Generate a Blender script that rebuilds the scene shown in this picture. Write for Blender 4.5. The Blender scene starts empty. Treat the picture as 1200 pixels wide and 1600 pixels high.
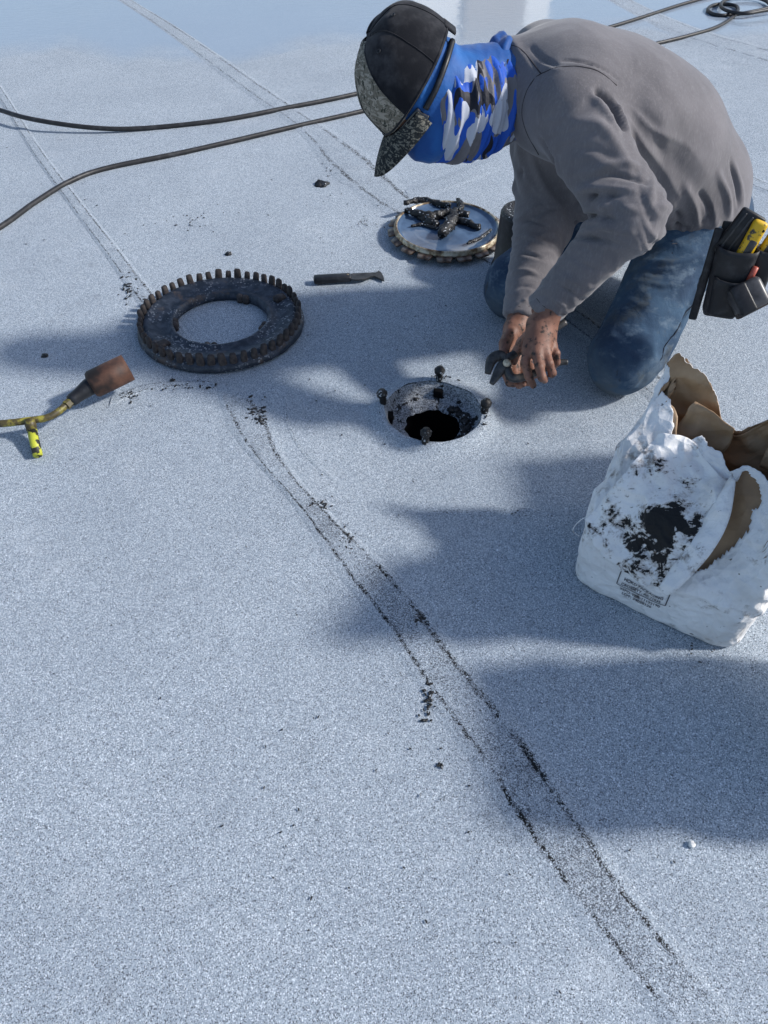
import bpy, bmesh, math, random
import numpy as np
from mathutils import Vector, Matrix, noise as mnoise

random.seed(7)
rng = np.random.default_rng(11)
scene = bpy.context.scene
COL = scene.collection

# ------------------------------------------------------------------ camera, sky, sun, exposure
CAM_H, PITCH, FPX = 1.2, math.radians(46.0), 1202.0
cam_data = bpy.data.cameras.new("camera")
cam = bpy.data.objects.new("camera", cam_data)
COL.objects.link(cam)
cam.location = (0, 0, CAM_H)
cam.rotation_euler = (math.pi / 2 - PITCH, 0, 0)
cam_data.sensor_fit = 'VERTICAL'
cam_data.sensor_height = 24.0
cam_data.lens = 24.0 * FPX / 1600.0
cam_data.clip_start = 0.02
cam_data.clip_end = 500
scene.camera = cam

SUN_EL, SUN_AZ = math.radians(36), math.radians(91)      # azimuth clockwise from +Y
SUN_DIR = Vector((math.sin(SUN_AZ) * math.cos(SUN_EL), math.cos(SUN_AZ) * math.cos(SUN_EL), math.sin(SUN_EL)))
world = bpy.data.worlds.new("World")
scene.world = world
world.use_nodes = True
wn = world.node_tree
wn.nodes.clear()
w_out = wn.nodes.new('ShaderNodeOutputWorld')
w_bg = wn.nodes.new('ShaderNodeBackground')
w_sky = wn.nodes.new('ShaderNodeTexSky')
w_sky.sky_type = 'NISHITA'
w_sky.sun_disc = False
w_sky.sun_elevation = SUN_EL
w_sky.sun_rotation = SUN_AZ
w_sky.air_density = 1.0
w_sky.dust_density = 1.2
w_sky.ozone_density = 1.0
w_bg.inputs['Strength'].default_value = 0.15
wn.links.new(w_sky.outputs[0], w_bg.inputs['Color'])
wn.links.new(w_bg.outputs[0], w_out.inputs['Surface'])

sun_data = bpy.data.lights.new("sun", 'SUN')
sun_data.energy = 3.9
sun_data.angle = math.radians(4.6)
sun_data.color = (1.0, 0.965, 0.92)
sun = bpy.data.objects.new("sun", sun_data)
sun.rotation_euler = SUN_DIR.to_track_quat('Z', 'Y').to_euler()
sun.location = (3, 0, 4)
COL.objects.link(sun)

scene.view_settings.view_transform = 'Standard'
scene.view_settings.look = 'None'
scene.view_settings.exposure = 0.08
scene.view_settings.gamma = 1.0
scene.view_settings.use_curve_mapping = False

# ------------------------------------------------------------------ helpers
CP, SP = math.cos(PITCH), math.sin(PITCH)


def A(*p): return np.array(p, float)


def at_depth(px, py, zc):
    """place in the scene of a photograph pixel, zc metres along the view axis"""
    x, y = (px - 600) / FPX, (800 - py) / FPX
    return np.array([x * zc, zc * (CP + y * SP), CAM_H - zc * (SP - y * CP)])


def on_ground(px, py, z=0.0):
    x, y = (px - 600) / FPX, (800 - py) / FPX
    return at_depth(px, py, (CAM_H - z) / (SP - y * CP))


def tag(o, label=None, cat=None, group=None, kind=None):
    if label: o["label"] = label
    if cat: o["category"] = cat
    if group: o["group"] = group
    if kind: o["kind"] = kind
    return o


def empty(name, loc=(0, 0, 0)):
    o = bpy.data.objects.new(name, None)
    o.empty_display_size = 0.05
    o.location = [float(c) for c in loc]
    COL.objects.link(o)
    return o


def set_parent(o, parent):
    if parent is not None:
        o.parent = parent
        m = Matrix.Identity(4)
        p = parent
        chain = []
        while p is not None:
            chain.append(Matrix.LocRotScale(p.location, p.rotation_euler, p.scale) if False else p.matrix_basis.copy())
            p = p.parent
        for c in reversed(chain):
            m = m @ c
        o.matrix_parent_inverse = m.inverted()


def mesh_obj(name, verts, faces, mat, parent=None, smooth=True, uv=None):
    me = bpy.data.meshes.new(name)
    me.from_pydata([tuple(map(float, v)) for v in verts], [], [tuple(int(i) for i in f) for f in faces])
    me.update()
    if smooth:
        me.polygons.foreach_set('use_smooth', [True] * len(me.polygons))
    if uv is not None:
        lay = me.uv_layers.new(name="UVMap")
        li = np.empty(len(me.loops), dtype=np.int32)
        me.loops.foreach_get('vertex_index', li)
        lay.data.foreach_set('uv', np.asarray(uv, dtype=np.float32)[li].ravel())
    o = bpy.data.objects.new(name, me)
    if mat is not None:
        for m in (mat if isinstance(mat, (list, tuple)) else [mat]):
            me.materials.append(m)
    COL.objects.link(o)
    set_parent(o, parent)
    return o


class MB:
    """collects verts and faces of one mesh"""
    def __init__(self):
        self.v, self.f = [], []

    def add(self, verts, faces):
        b = len(self.v)
        self.v += [tuple(map(float, x)) for x in verts]
        self.f += [tuple(int(i) + b for i in f) for f in faces]
        return self

    def build(self, name, mat, parent=None, smooth=True):
        return mesh_obj(name, self.v, self.f, mat, parent, smooth)


def box_geo(size, bevel=0.0, seg=2):
    bm = bmesh.new()
    bmesh.ops.create_cube(bm, size=1.0)
    bmesh.ops.scale(bm, vec=size, verts=bm.verts)
    if bevel > 0:
        bmesh.ops.bevel(bm, geom=list(bm.edges), offset=bevel, segments=seg, affect='EDGES', profile=0.5)
    bm.verts.ensure_lookup_table()
    v = np.array([x.co[:] for x in bm.verts])
    f = [[q.index for q in fc.verts] for fc in bm.faces]
    bm.free()
    return v, f


def frame_xf(v, origin, ax, ay, az):
    v = np.asarray(v, float)
    return np.asarray(origin) + v[:, :1] * np.asarray(ax) + v[:, 1:2] * np.asarray(ay) + v[:, 2:3] * np.asarray(az)


def unit(v):
    v = np.asarray(v, float)
    return v / np.linalg.norm(v)


def ortho(fwd, up):
    """right handed frame: x=fwd, z~up"""
    x = unit(fwd)
    y = unit(np.cross(up, x))
    return x, y, np.cross(x, y)


def catmull(pts, n):
    pts = np.asarray(pts, float)
    P = np.vstack([2 * pts[0] - pts[1], pts, 2 * pts[-1] - pts[-2]])
    out = []
    for i in range(len(pts) - 1):
        p0, p1, p2, p3 = P[i], P[i + 1], P[i + 2], P[i + 3]
        for k in range(n):
            t = k / n
            out.append(0.5 * ((2 * p1) + (-p0 + p2) * t + (2 * p0 - 5 * p1 + 4 * p2 - p3) * t * t + (-p0 + 3 * p1 - 3 * p2 + p3) * t ** 3))
    out.append(pts[-1])
    return np.array(out)


def tube_geo(path, radius, seg=10, cap=True):
    path = np.asarray(path, float)
    n = len(path)
    rad = np.full(n, radius, float) if np.isscalar(radius) else np.asarray(radius, float)
    tan = np.gradient(path, axis=0)
    tan /= np.linalg.norm(tan, axis=1)[:, None] + 1e-12
    ref = np.array([0, 0, 1.0]) if abs(tan[0][2]) < 0.9 else np.array([1.0, 0, 0])
    u = unit(np.cross(tan[0], ref))
    V, F = [], []
    for i in range(n):
        u = u - tan[i] * np.dot(u, tan[i])
        u = unit(u)
        w = np.cross(tan[i], u)
        for k in range(seg):
            a = 2 * math.pi * k / seg
            V.append(path[i] + rad[i] * (math.cos(a) * u + math.sin(a) * w))
    for i in range(n - 1):
        for k in range(seg):
            k2 = (k + 1) % seg
            F.append((i * seg + k, i * seg + k2, (i + 1) * seg + k2, (i + 1) * seg + k))
    if cap:
        F.append(tuple(reversed(range(seg))))
        F.append(tuple((n - 1) * seg + k for k in range(seg)))
    return np.array(V), F


def lathe_geo(profile, seg=64, closed=False):
    """profile: (r, z) list"""
    V, F = [], []
    n = len(profile)
    for (r, z) in profile:
        for k in range(seg):
            a = 2 * math.pi * k / seg
            V.append((r * math.cos(a), r * math.sin(a), z))
    m = n if closed else n - 1
    for i in range(m):
        j = (i + 1) % n
        for k in range(seg):
            k2 = (k + 1) % seg
            F.append((i * seg + k, i * seg + k2, j * seg + k2, j * seg + k))
    return np.array(V), F


def fbm(p, scale, octaves=3, seed=0.0):
    q = Vector((p[0] * scale + seed, p[1] * scale - seed * 1.7, p[2] * scale + seed * 0.3))
    return mnoise.fractal(q, 1.0, 2.0, octaves)


# ---- signed distance modelling
def cone(P, a, b, ra, rb):
    a, b = np.asarray(a, np.float32), np.asarray(b, np.float32)
    ab = b - a
    X, Y, Z = P
    t = ((X - a[0]) * ab[0] + (Y - a[1]) * ab[1] + (Z - a[2]) * ab[2]) / np.float32(np.dot(ab, ab))
    t = np.clip(t, 0, 1)
    d = np.sqrt((X - a[0] - t * ab[0]) ** 2 + (Y - a[1] - t * ab[1]) ** 2 + (Z - a[2] - t * ab[2]) ** 2)
    return d - (np.float32(ra) + t * np.float32(rb - ra))


def ell(P, c, r, ax=(1, 0, 0), ay=(0, 1, 0), az=(0, 0, 1)):
    X, Y, Z = P[0] - np.float32(c[0]), P[1] - np.float32(c[1]), P[2] - np.float32(c[2])
    k0 = k1 = 0
    for v, s in ((ax, r[0]), (ay, r[1]), (az, r[2])):
        q = X * np.float32(v[0]) + Y * np.float32(v[1]) + Z * np.float32(v[2])
        k0 = k0 + (q / np.float32(s)) ** 2
        k1 = k1 + (q / np.float32(s * s)) ** 2
    k0, k1 = np.sqrt(k0), np.sqrt(k1) + 1e-6
    return k0 * (k0 - 1) / k1


def smin(a, b, k):
    h = np.clip(0.5 + 0.5 * (b - a) / k, 0, 1)
    return b + (a - b) * h - k * h * (1 - h)


def smax(a, b, k):
    return -smin(-a, -b, k)


def plane(P, p, n):
    n = unit(n).astype(np.float32)
    return (P[0] - np.float32(p[0])) * n[0] + (P[1] - np.float32(p[1])) * n[1] + (P[2] - np.float32(p[2])) * n[2]


def surface_net(f, lo, hi, h):
    lo, hi = np.asarray(lo, float), np.asarray(hi, float)
    n = np.ceil((hi - lo) / h).astype(int) + 1
    ax = [np.float32(lo[i]) + np.arange(n[i], dtype=np.float32) * np.float32(h) for i in range(3)]
    D = np.empty(n, np.float32)
    step = max(1, int(600000 / (n[1] * n[2])))
    for i in range(0, n[0], step):
        D[i:i + step] = f(np.meshgrid(ax[0][i:i + step], ax[1], ax[2], indexing='ij'))
    S = D < 0
    c = n - 1
    cnt = np.zeros(c, np.int8)
    for i in (0, 1):
        for j in (0, 1):
            for k in (0, 1):
                cnt += S[i:i + c[0], j:j + c[1], k:k + c[2]]
    act = (cnt > 0) & (cnt < 8)
    idx = np.full(c, -1, np.int64)
    I = np.argwhere(act)
    idx[act] = np.arange(len(I))
    acc = np.zeros((len(I), 3)); num = np.zeros(len(I))
    corners = [(i, j, k) for i in (0, 1) for j in (0, 1) for k in (0, 1)]
    for a in corners:
        for ax_i in range(3):
            if a[ax_i] == 1: continue
            b = list(a); b[ax_i] = 1
            va = D[I[:, 0] + a[0], I[:, 1] + a[1], I[:, 2] + a[2]]
            vb = D[I[:, 0] + b[0], I[:, 1] + b[1], I[:, 2] + b[2]]
            m = (va < 0) != (vb < 0)
            t = np.where(m, va / np.where(m, va - vb, 1), 0)
            p = np.tile(np.array(a, float), (len(I), 1))
            p[:, ax_i] += t
            acc[m] += p[m]; num[m] += 1
    V = lo + (I + acc / num[:, None]) * h
    F = []
    for d in range(3):
        e, g = (d + 1) % 3, (d + 2) % 3
        sl0 = [slice(None)] * 3; sl1 = [slice(None)] * 3
        sl0[d] = slice(0, -1); sl1[d] = slice(1, None)
        A, B = S[tuple(sl0)], S[tuple(sl1)]
        E = np.argwhere(A != B)
        ok = (E[:, e] > 0) & (E[:, g] > 0) & (E[:, e] < n[e] - 1) & (E[:, g] < n[g] - 1)
        E = E[ok]
        flip = ~A[E[:, 0], E[:, 1], E[:, 2]]
        def cell(de, dg):
            q = E.copy(); q[:, e] -= de; q[:, g] -= dg
            return idx[q[:, 0], q[:, 1], q[:, 2]]
        quad = np.stack([cell(1, 1), cell(0, 1), cell(0, 0), cell(1, 0)], 1)
        quad[flip] = quad[flip][:, ::-1]
        F.append(quad)
    F = np.vstack(F)
    F = F[(F >= 0).all(1)]
    return V, F


def sdf_normal(f, V, e=0.003):
    V = V.astype(np.float32)
    g = np.empty_like(V)
    for i in range(3):
        a, b = V.copy(), V.copy()
        a[:, i] += e; b[:, i] -= e
        g[:, i] = f([a[:, 0], a[:, 1], a[:, 2]]) - f([b[:, 0], b[:, 1], b[:, 2]])
    return g / (np.linalg.norm(g, axis=1)[:, None] + 1e-9)


def ray_hit(f, px, py, start=0.9, stop=2.6):
    zc = np.linspace(start, stop, 700)
    pts = np.array([at_depth(px, py, z) for z in zc]).astype(np.float32)
    d = f([pts[:, 0], pts[:, 1], pts[:, 2]])
    k = np.argmax(d < 0)
    if d[k] >= 0:
        k = int(np.argmin(d))
    return pts[k].astype(float)


def seg_dist(V, a, b):
    ab = b - a
    t = np.clip(((V - a) @ ab) / max(np.dot(ab, ab), 1e-9), 0, 1)
    return np.linalg.norm(V - a - t[:, None] * ab, axis=1), t


def fold(V, pts, amp, width):
    """height field of one cloth fold along a polyline, tapering at its ends"""
    pts = catmull(pts, 4) if len(pts) > 2 else np.asarray(pts)
    best = np.full(len(V), 9.0); tt = np.zeros(len(V))
    n = len(pts) - 1
    for i in range(n):
        d, t = seg_dist(V, pts[i], pts[i + 1])
        m = d < best
        best[m] = d[m]; tt[m] = (i + t[m]) / n
    tp = np.sin(np.pi * np.clip(tt * 0.9 + 0.05, 0, 1)) ** 0.6
    return amp * np.exp(-(best / width) ** 2) * tp


# ------------------------------------------------------------------ materials
MATS = {}


class NT:
    def __init__(self, name):
        self.m = bpy.data.materials.new(name)
        self.m.use_nodes = True
        self.t = self.m.node_tree
        self.t.nodes.clear()
        self.out = self.n('ShaderNodeOutputMaterial')
        self.b = self.n('ShaderNodeBsdfPrincipled')
        self.t.links.new(self.b.outputs[0], self.out.inputs['Surface'])
        self.co = self.n('ShaderNodeTexCoord').outputs['Object']
        self._uv = None

    def n(self, kind, **kw):
        nd = self.t.nodes.new(kind)
        for k, v in kw.items():
            setattr(nd, k, v)
        return nd

    def link(self, a, b):
        self.t.links.new(a, b)

    def val(self, sock, v):
        if hasattr(v, 'node'):
            self.link(v, sock)
        elif isinstance(v, (tuple, list)) and len(v) == 3 and sock.type == 'RGBA':
            sock.default_value = (*v, 1)
        else:
            sock.default_value = v

    def noise(self, scale, detail=3, rough=0.55, co=None, dist=0.0):
        nd = self.n('ShaderNodeTexNoise')
        self.link(co if co is not None else self.co, nd.inputs['Vector'])
        nd.inputs['Scale'].default_value = scale
        nd.inputs['Detail'].default_value = detail
        nd.inputs['Roughness'].default_value = rough
        nd.inputs['Distortion'].default_value = dist
        return nd.outputs[0]

    def voronoi(self, scale, out='Color', feature='F1', co=None):
        nd = self.n('ShaderNodeTexVoronoi', feature=feature)
        self.link(co if co is not None else self.co, nd.inputs['Vector'])
        nd.inputs['Scale'].default_value = scale
        return nd.outputs[out]

    def math(self, op, a, b=0.0, c=None, clamp=False):
        nd = self.n('ShaderNodeMath', operation=op, use_clamp=clamp)
        self.val(nd.inputs[0], a); self.val(nd.inputs[1], b)
        if c is not None: self.val(nd.inputs[2], c)
        return nd.outputs[0]

    def ramp(self, fac, stops, mode='LINEAR'):
        nd = self.n('ShaderNodeValToRGB')
        nd.color_ramp.interpolation = mode
        el = nd.color_ramp.elements
        while len(el) < len(stops): el.new(0.5)
        for e, (p, c) in zip(el, stops):
            e.position = p
            e.color = (*c, 1) if isinstance(c, (tuple, list)) else (c, c, c, 1)
        self.link(fac, nd.inputs[0])
        return nd.outputs[0]

    def step(self, fac, lo, hi):
        nd = self.n('ShaderNodeMapRange', interpolation_type='SMOOTHSTEP')
        self.link(fac, nd.inputs[0])
        nd.inputs[1].default_value = lo; nd.inputs[2].default_value = hi
        return nd.outputs[0]

    def mix(self, fac, a, b, blend='MIX'):
        nd = self.n('ShaderNodeMix', data_type='RGBA', blend_type=blend)
        self.val(nd.inputs['Factor'], fac)
        self.val(nd.inputs[6], a); self.val(nd.inputs[7], b)
        return nd.outputs[2]

    def map(self, scale=(1, 1, 1), rot=(0, 0, 0), co=None, loc=(0, 0, 0)):
        nd = self.n('ShaderNodeMapping')
        self.link(co if co is not None else self.co, nd.inputs[0])
        nd.inputs['Scale'].default_value = scale
        nd.inputs['Rotation'].default_value = rot
        nd.inputs['Location'].default_value = loc
        return nd.outputs[0]

    def sep(self, co=None):
        nd = self.n('ShaderNodeSeparateXYZ')
        self.link(co if co is not None else self.co, nd.inputs[0])
        return nd.outputs

    def uv(self):
        if self._uv is None:
            nd = self.n('ShaderNodeUVMap')
            self._uv = self.sep(nd.outputs[0])
        return self._uv

    def bump(self, height, strength=0.3, distance=0.002, normal=None):
        nd = self.n('ShaderNodeBump')
        nd.inputs['Strength'].default_value = strength
        nd.inputs['Distance'].default_value = distance
        self.link(height, nd.inputs['Height'])
        if normal is not None: self.link(normal, nd.inputs['Normal'])
        self.link(nd.outputs[0], self.b.inputs['Normal'])
        return nd.outputs[0]

    def set(self, **kw):
        names = {'color': 'Base Color', 'rough': 'Roughness', 'metal': 'Metallic', 'spec': 'Specular IOR Level', 'coat': 'Coat Weight', 'sheen': 'Sheen Weight', 'alpha': 'Alpha', 'trans': 'Transmission Weight', 'ior': 'IOR'}
        for k, v in kw.items():
            self.val(self.b.inputs[names[k]], v)
        return self


def granule_material(name, mode=None):
    """white mineral granules on asphalt; mode 'seam' adds bleed-out lines and granule loss across the UV width"""
    t = NT(name)
    rnd = t.sep(t.voronoi(820, 'Color'))[0]
    rnd2 = t.sep(t.voronoi(740, 'Color', co=t.map(loc=(3.1, 1.7, 0.4))))[1]
    patch = t.noise(2.3, 4, 0.6)
    patch2 = t.noise(17, 3, 0.6)
    # share of dark grains, slowly varying
    thr = t.math('MULTIPLY_ADD', patch, 0.10, 0.06)
    thr = t.math('MULTIPLY_ADD', patch2, 0.07, thr)
    if mode == 'seam':
        u = t.uv()[0]
        v = t.uv()[1]
        wob = t.math('MULTIPLY_ADD', t.noise(14, 4, 0.65), 0.16, -0.08)
        uu = t.math('ADD', u, wob)
        band = t.math('MULTIPLY', t.step(uu, 0.16, 0.26), t.math('SUBTRACT', 1.0, t.step(uu, 0.74, 0.84)))
        blot = t.step(t.noise(11, 4, 0.65), 0.40, 0.66)
        strong = t.n('ShaderNodeAttribute', attribute_name='tar')
        thr = t.math('ADD', thr, t.math('MULTIPLY', t.math('MULTIPLY', band, t.n('ShaderNodeAttribute', attribute_name='grit').outputs['Fac']), t.math('MULTIPLY_ADD', blot, 0.30, 0.10)))

        def line(pos, wd, sc, lo):
            d = t.math('ABSOLUTE', t.math('SUBTRACT', uu, pos))
            ln = t.math('SUBTRACT', 1.0, t.step(d, wd * 0.3, wd))
            br = t.step(t.noise(sc, 4, 0.65, co=t.map(loc=(pos * 9, 2, 1))), lo, lo + 0.12)
            return t.math('MULTIPLY', ln, br)
        lines = t.math('MAXIMUM', line(0.21, 0.055, 13, 0.37), line(0.79, 0.080, 10, 0.35))
        lines = t.math('MULTIPLY', lines, t.math('MULTIPLY_ADD', t.step(t.noise(130, 2, 0.5), 0.40, 0.60), 0.6, 0.4))
        lines = t.math('MULTIPLY', lines, strong.outputs['Fac'])
        thr = t.math('ADD', thr, t.math('MULTIPLY', lines, 0.62))
    dark = t.math('GREATER_THAN', thr, rnd)
    light = t.ramp(rnd2, [(0.0, (0.215, 0.258, 0.310)), (0.45, (0.340, 0.396, 0.458)), (0.80, (0.445, 0.506, 0.572)), (1.0, (0.82, 0.88, 0.93))])
    light = t.mix(t.math('MULTIPLY', t.step(patch, 0.35, 0.7), 0.25), light, (0.285, 0.335, 0.395))
    scuff = t.math('MULTIPLY', t.step(t.noise(6.5, 5, 0.7, dist=0.8), 0.56, 0.74), t.step(t.noise(45, 4, 0.65), 0.40, 0.62))
    light = t.mix(t.math('MULTIPLY', scuff, 0.5), light, (0.20, 0.225, 0.255))
    pale = t.step(t.noise(4.2, 4, 0.65, co=t.map(loc=(2.2, 8.1, 0))), 0.56, 0.72)
    light = t.mix(t.math('MULTIPLY', pale, 0.22), light, (0.62, 0.66, 0.70))
    col = t.mix(dark, light, (0.085, 0.098, 0.118))
    if mode == 'seam':
        col = t.mix(t.math('MULTIPLY', t.step(lines, 0.30, 0.75), dark), col, (0.014, 0.014, 0.015))
    if mode == 'wet':
        wet = t.n('ShaderNodeAttribute', attribute_name='wet').outputs['Fac']
        wet = t.step(t.math('ADD', wet, t.math('MULTIPLY_ADD', t.noise(2.2, 4, 0.6), 0.8, -0.4)), 0.10, 0.60)
        col = t.mix(t.math('MULTIPLY', wet, 0.75), col, (0.30, 0.375, 0.47))
        t.val(t.b.inputs['Coat Weight'], wet)
        t.b.inputs['Coat Roughness'].default_value = 0.04
        t.b.inputs['Coat IOR'].default_value = 1.40
        bp = t.n('ShaderNodeBump'); bp.inputs['Distance'].default_value = 0.004
        calm = t.step(t.noise(0.8, 2, 0.5, co=t.map(loc=(4.0, 0, 0))), 0.40, 0.62)
        t.link(t.math('MULTIPLY_ADD', calm, 0.35, 0.06), bp.inputs['Strength'])
        t.link(t.noise(16, 3, 0.5, co=t.map((1, 2.2, 1)), dist=0.6), bp.inputs['Height'])
        t.link(bp.outputs[0], t.b.inputs['Coat Normal'])
    t.set(color=col, rough=0.85, spec=0.25)
    t.bump(t.math('ADD', rnd, rnd2), 0.35, 0.0012)
    return t.m


def make_materials():
    M = MATS
    M['roof'] = granule_material('white_granule_cap_sheet')
    M['seam'] = granule_material('scuffed_lap_seam', 'seam')

    M['water'] = granule_material('standing_water', 'wet')

    def rubber(name, c, rough=0.5):
        t = NT(name)
        nz = t.noise(40, 4, 0.6)
        t.set(color=t.mix(t.step(nz, 0.45, 0.78), c, tuple(min(1, x * 2.2 + 0.008) for x in c)), rough=rough, spec=0.35)
        t.bump(t.noise(220, 2), 0.15, 0.001)
        return t.m
    M['hose'] = rubber('dirty_black_hose', (0.022, 0.022, 0.024), 0.45)
    M['black_plastic'] = rubber('worn_black_plastic', (0.012, 0.013, 0.016), 0.42)
    M['black_leather'] = rubber('black_leather', (0.016, 0.017, 0.020), 0.5)

    t = NT('asphalt_tar')
    nz = t.noise(70, 4, 0.65)
    grit = t.math('GREATER_THAN', t.sep(t.voronoi(260, 'Color'))[0], 0.93)
    t.set(color=t.mix(t.math('MULTIPLY', grit, t.step(nz, 0.48, 0.55)), (0.008, 0.008, 0.009), (0.45, 0.48, 0.52)), rough=0.42, spec=0.5)
    t.bump(t.noise(120, 4, 0.6), 0.8, 0.005)
    M['tar'] = t.m

    t = NT('painted_cast_iron')                    # dark blue-black with rust and stuck granules
    a = t.noise(14, 5, 0.65); b = t.noise(45, 4, 0.6)
    c = t.mix(t.step(b, 0.38, 0.66), (0.014, 0.022, 0.036), (0.050, 0.062, 0.085))
    c = t.mix(t.step(a, 0.54, 0.66), c, (0.085, 0.062, 0.052))
    grit = t.math('GREATER_THAN', t.sep(t.voronoi(240, 'Color'))[0], 0.86)
    c = t.mix(t.math('MULTIPLY', grit, t.step(t.noise(9, 3), 0.42, 0.62)), c, (0.26, 0.275, 0.30))
    t.set(color=c, rough=0.55, spec=0.5)
    t.bump(b, 0.5, 0.003)
    M['iron'] = t.m

    t = NT('rusty_iron')
    a = t.noise(60, 5, 0.65)
    t.set(color=t.ramp(a, [(0.3, (0.022, 0.021, 0.024)), (0.55, (0.070, 0.058, 0.054)), (0.75, (0.15, 0.125, 0.115))]), rough=0.8, spec=0.3)
    t.bump(a, 0.6, 0.003)
    M['rust'] = t.m

    t = NT('heat_stained_steel')
    s = t.sep()
    a = t.noise(28, 5, 0.65); b = t.noise(9, 3, 0.6)
    c = t.ramp(a, [(0.28, (0.030, 0.018, 0.015)), (0.5, (0.095, 0.045, 0.030)), (0.72, (0.16, 0.080, 0.05))])
    c = t.mix(t.step(b, 0.58, 0.68), c, (0.022, 0.016, 0.014))
    c = t.mix(t.step(t.noise(20, 3, co=t.map(loc=(2, 5, 1))), 0.66, 0.72), c, (0.32, 0.12, 0.03))
    t.set(color=c, rough=0.62, metal=0.25)
    t.bump(a, 0.25, 0.002)
    M['burner'] = t.m

    t = NT('chipped_yellow_paint')
    a = t.noise(38, 4, 0.6)
    t.set(color=t.mix(t.step(a, 0.49, 0.53), (0.50, 0.52, 0.045), (0.02, 0.02, 0.014)), rough=0.5)
    t.bump(a, 0.3, 0.002)
    M['yellow_chipped'] = t.m
    t = NT('grimy_yellow_tube')
    a = t.noise(45, 4, 0.65)
    t.set(color=t.ramp(a, [(0.30, (0.02, 0.018, 0.012)), (0.5, (0.085, 0.066, 0.022)), (0.64, (0.30, 0.27, 0.04))]), rough=0.5)
    t.bump(a, 0.3, 0.002)
    M['wand'] = t.m
    t = NT('dark_steel')
    a = t.noise(55, 4, 0.6)
    t.set(color=t.ramp(a, [(0.3, (0.025, 0.026, 0.028)), (0.6, (0.075, 0.075, 0.075)), (0.8, (0.15, 0.105, 0.075))]), rough=0.42, metal=0.5)
    t.bump(a, 0.2, 0.001)
    M['steel'] = t.m
    t = NT('scuffed_yellow_plastic')
    a = t.noise(55, 4, 0.65)
    t.set(color=t.mix(t.step(a, 0.55, 0.62), (0.72, 0.44, 0.012), (0.05, 0.045, 0.035)), rough=0.45)
    M['yellow_plastic'] = t.m
    t = NT('grey_tape_case')
    a = t.noise(35, 4, 0.6)
    t.set(color=t.ramp(a, [(0.3, (0.02, 0.02, 0.022)), (0.7, (0.085, 0.085, 0.09))]), rough=0.35)
    M['tape'] = t.m
    t = NT('red_button'); t.set(color=(0.42, 0.09, 0.06), rough=0.4); M['red'] = t.m

    t = NT('brassy_rust_rim')
    a = t.noise(30, 4, 0.65)
    t.set(color=t.ramp(a, [(0.32, (0.05, 0.028, 0.018)), (0.45, (0.20, 0.14, 0.08)), (0.55, (0.48, 0.42, 0.31)), (0.8, (0.66, 0.64, 0.58))]), rough=0.4, metal=0.35)
    t.bump(a, 0.3, 0.002)
    M['rim'] = t.m
    t = NT('stained_zinc_tab')
    a = t.noise(38, 4, 0.6)
    t.set(color=t.ramp(a, [(0.38, (0.03, 0.022, 0.018)), (0.49, (0.11, 0.066, 0.045)), (0.62, (0.20, 0.165, 0.135)), (0.8, (0.45, 0.43, 0.40))]), rough=0.4, metal=0.3)
    M['tab'] = t.m
    t = NT('oily_water')                           # water standing in the dish over dirty metal
    a = t.noise(11, 4, 0.6)
    t.set(color=t.ramp(a, [(0.35, (0.05, 0.085, 0.15)), (0.6, (0.09, 0.15, 0.25)), (0.8, (0.16, 0.22, 0.32))]), rough=0.10, spec=0.8, ior=1.45)
    t.bump(t.noise(9, 2), 0.06, 0.01)
    M['dish'] = t.m
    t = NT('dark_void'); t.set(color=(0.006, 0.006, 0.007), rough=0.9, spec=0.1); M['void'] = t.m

    # granule-coated drain bowl, with patches of bare black tar
    t = NT('granule_coated_bowl')
    rnd = t.sep(t.voronoi(430, 'Color'))[0]
    c = t.ramp(rnd, [(0.0, (0.07, 0.075, 0.085)), (0.22, (0.12, 0.13, 0.145)), (0.5, (0.26, 0.28, 0.31)), (1.0, (0.48, 0.51, 0.55))])
    bare = t.step(t.noise(24, 4, 0.65), 0.56, 0.60)
    t.set(color=t.mix(bare, c, (0.010, 0.010, 0.011)), rough=0.8, spec=0.3)
    t.bump(t.noise(150, 3), 0.5, 0.003)
    M['bowl'] = t.m

    # ---- clothes
    t = NT('grey_cotton_jersey')
    a = t.noise(5, 4, 0.6); b = t.noise(420, 2, 0.5); cc = t.noise(38, 4, 0.65)
    c = t.mix(t.step(a, 0.35, 0.7), (0.102, 0.095, 0.101), (0.158, 0.148, 0.157))
    c = t.mix(t.math('MULTIPLY', b, 0.35), c, (0.22, 0.21, 0.225))
    st = t.noise(1.0, 3, 0.6, co=t.map((260, 260, 40)))
    c = t.mix(t.math('MULTIPLY', t.step(st, 0.45, 0.8), 0.35), c, (0.26, 0.25, 0.265))
    c = t.mix(t.math('MULTIPLY', t.step(cc, 0.58, 0.82), 0.6), c, (0.21, 0.20, 0.21))
    t.set(color=c, rough=0.92, spec=0.12, sheen=0.28)
    n1 = t.bump(t.noise(32, 4, 0.6, co=t.map((1, 1, 0.6)), dist=0.4), 0.25, 0.004)
    t.bump(b, 0.25, 0.0008, n1)
    M['shirt'] = t.m
    t = NT('shirt_seam'); t.set(color=(0.050, 0.046, 0.050), rough=0.95, spec=0.1); M['shirt_seam'] = t.m

    t = NT('worn_denim')
    a = t.noise(7, 4, 0.6); b = t.noise(500, 2, 0.5); d = t.noise(22, 4, 0.65, co=t.map((1, 1, 1.8)))
    c = t.mix(t.step(a, 0.38, 0.68), (0.014, 0.038, 0.082), (0.042, 0.092, 0.160))
    c = t.mix(t.math('MULTIPLY', t.step(d, 0.50, 0.74), 0.8), c, (0.13, 0.185, 0.245))
    c = t.mix(t.math('MULTIPLY', t.step(t.noise(9, 5, 0.7, co=t.map(loc=(3, 1, 5))), 0.52, 0.70), 0.55), c, (0.085, 0.090, 0.078))
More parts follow.
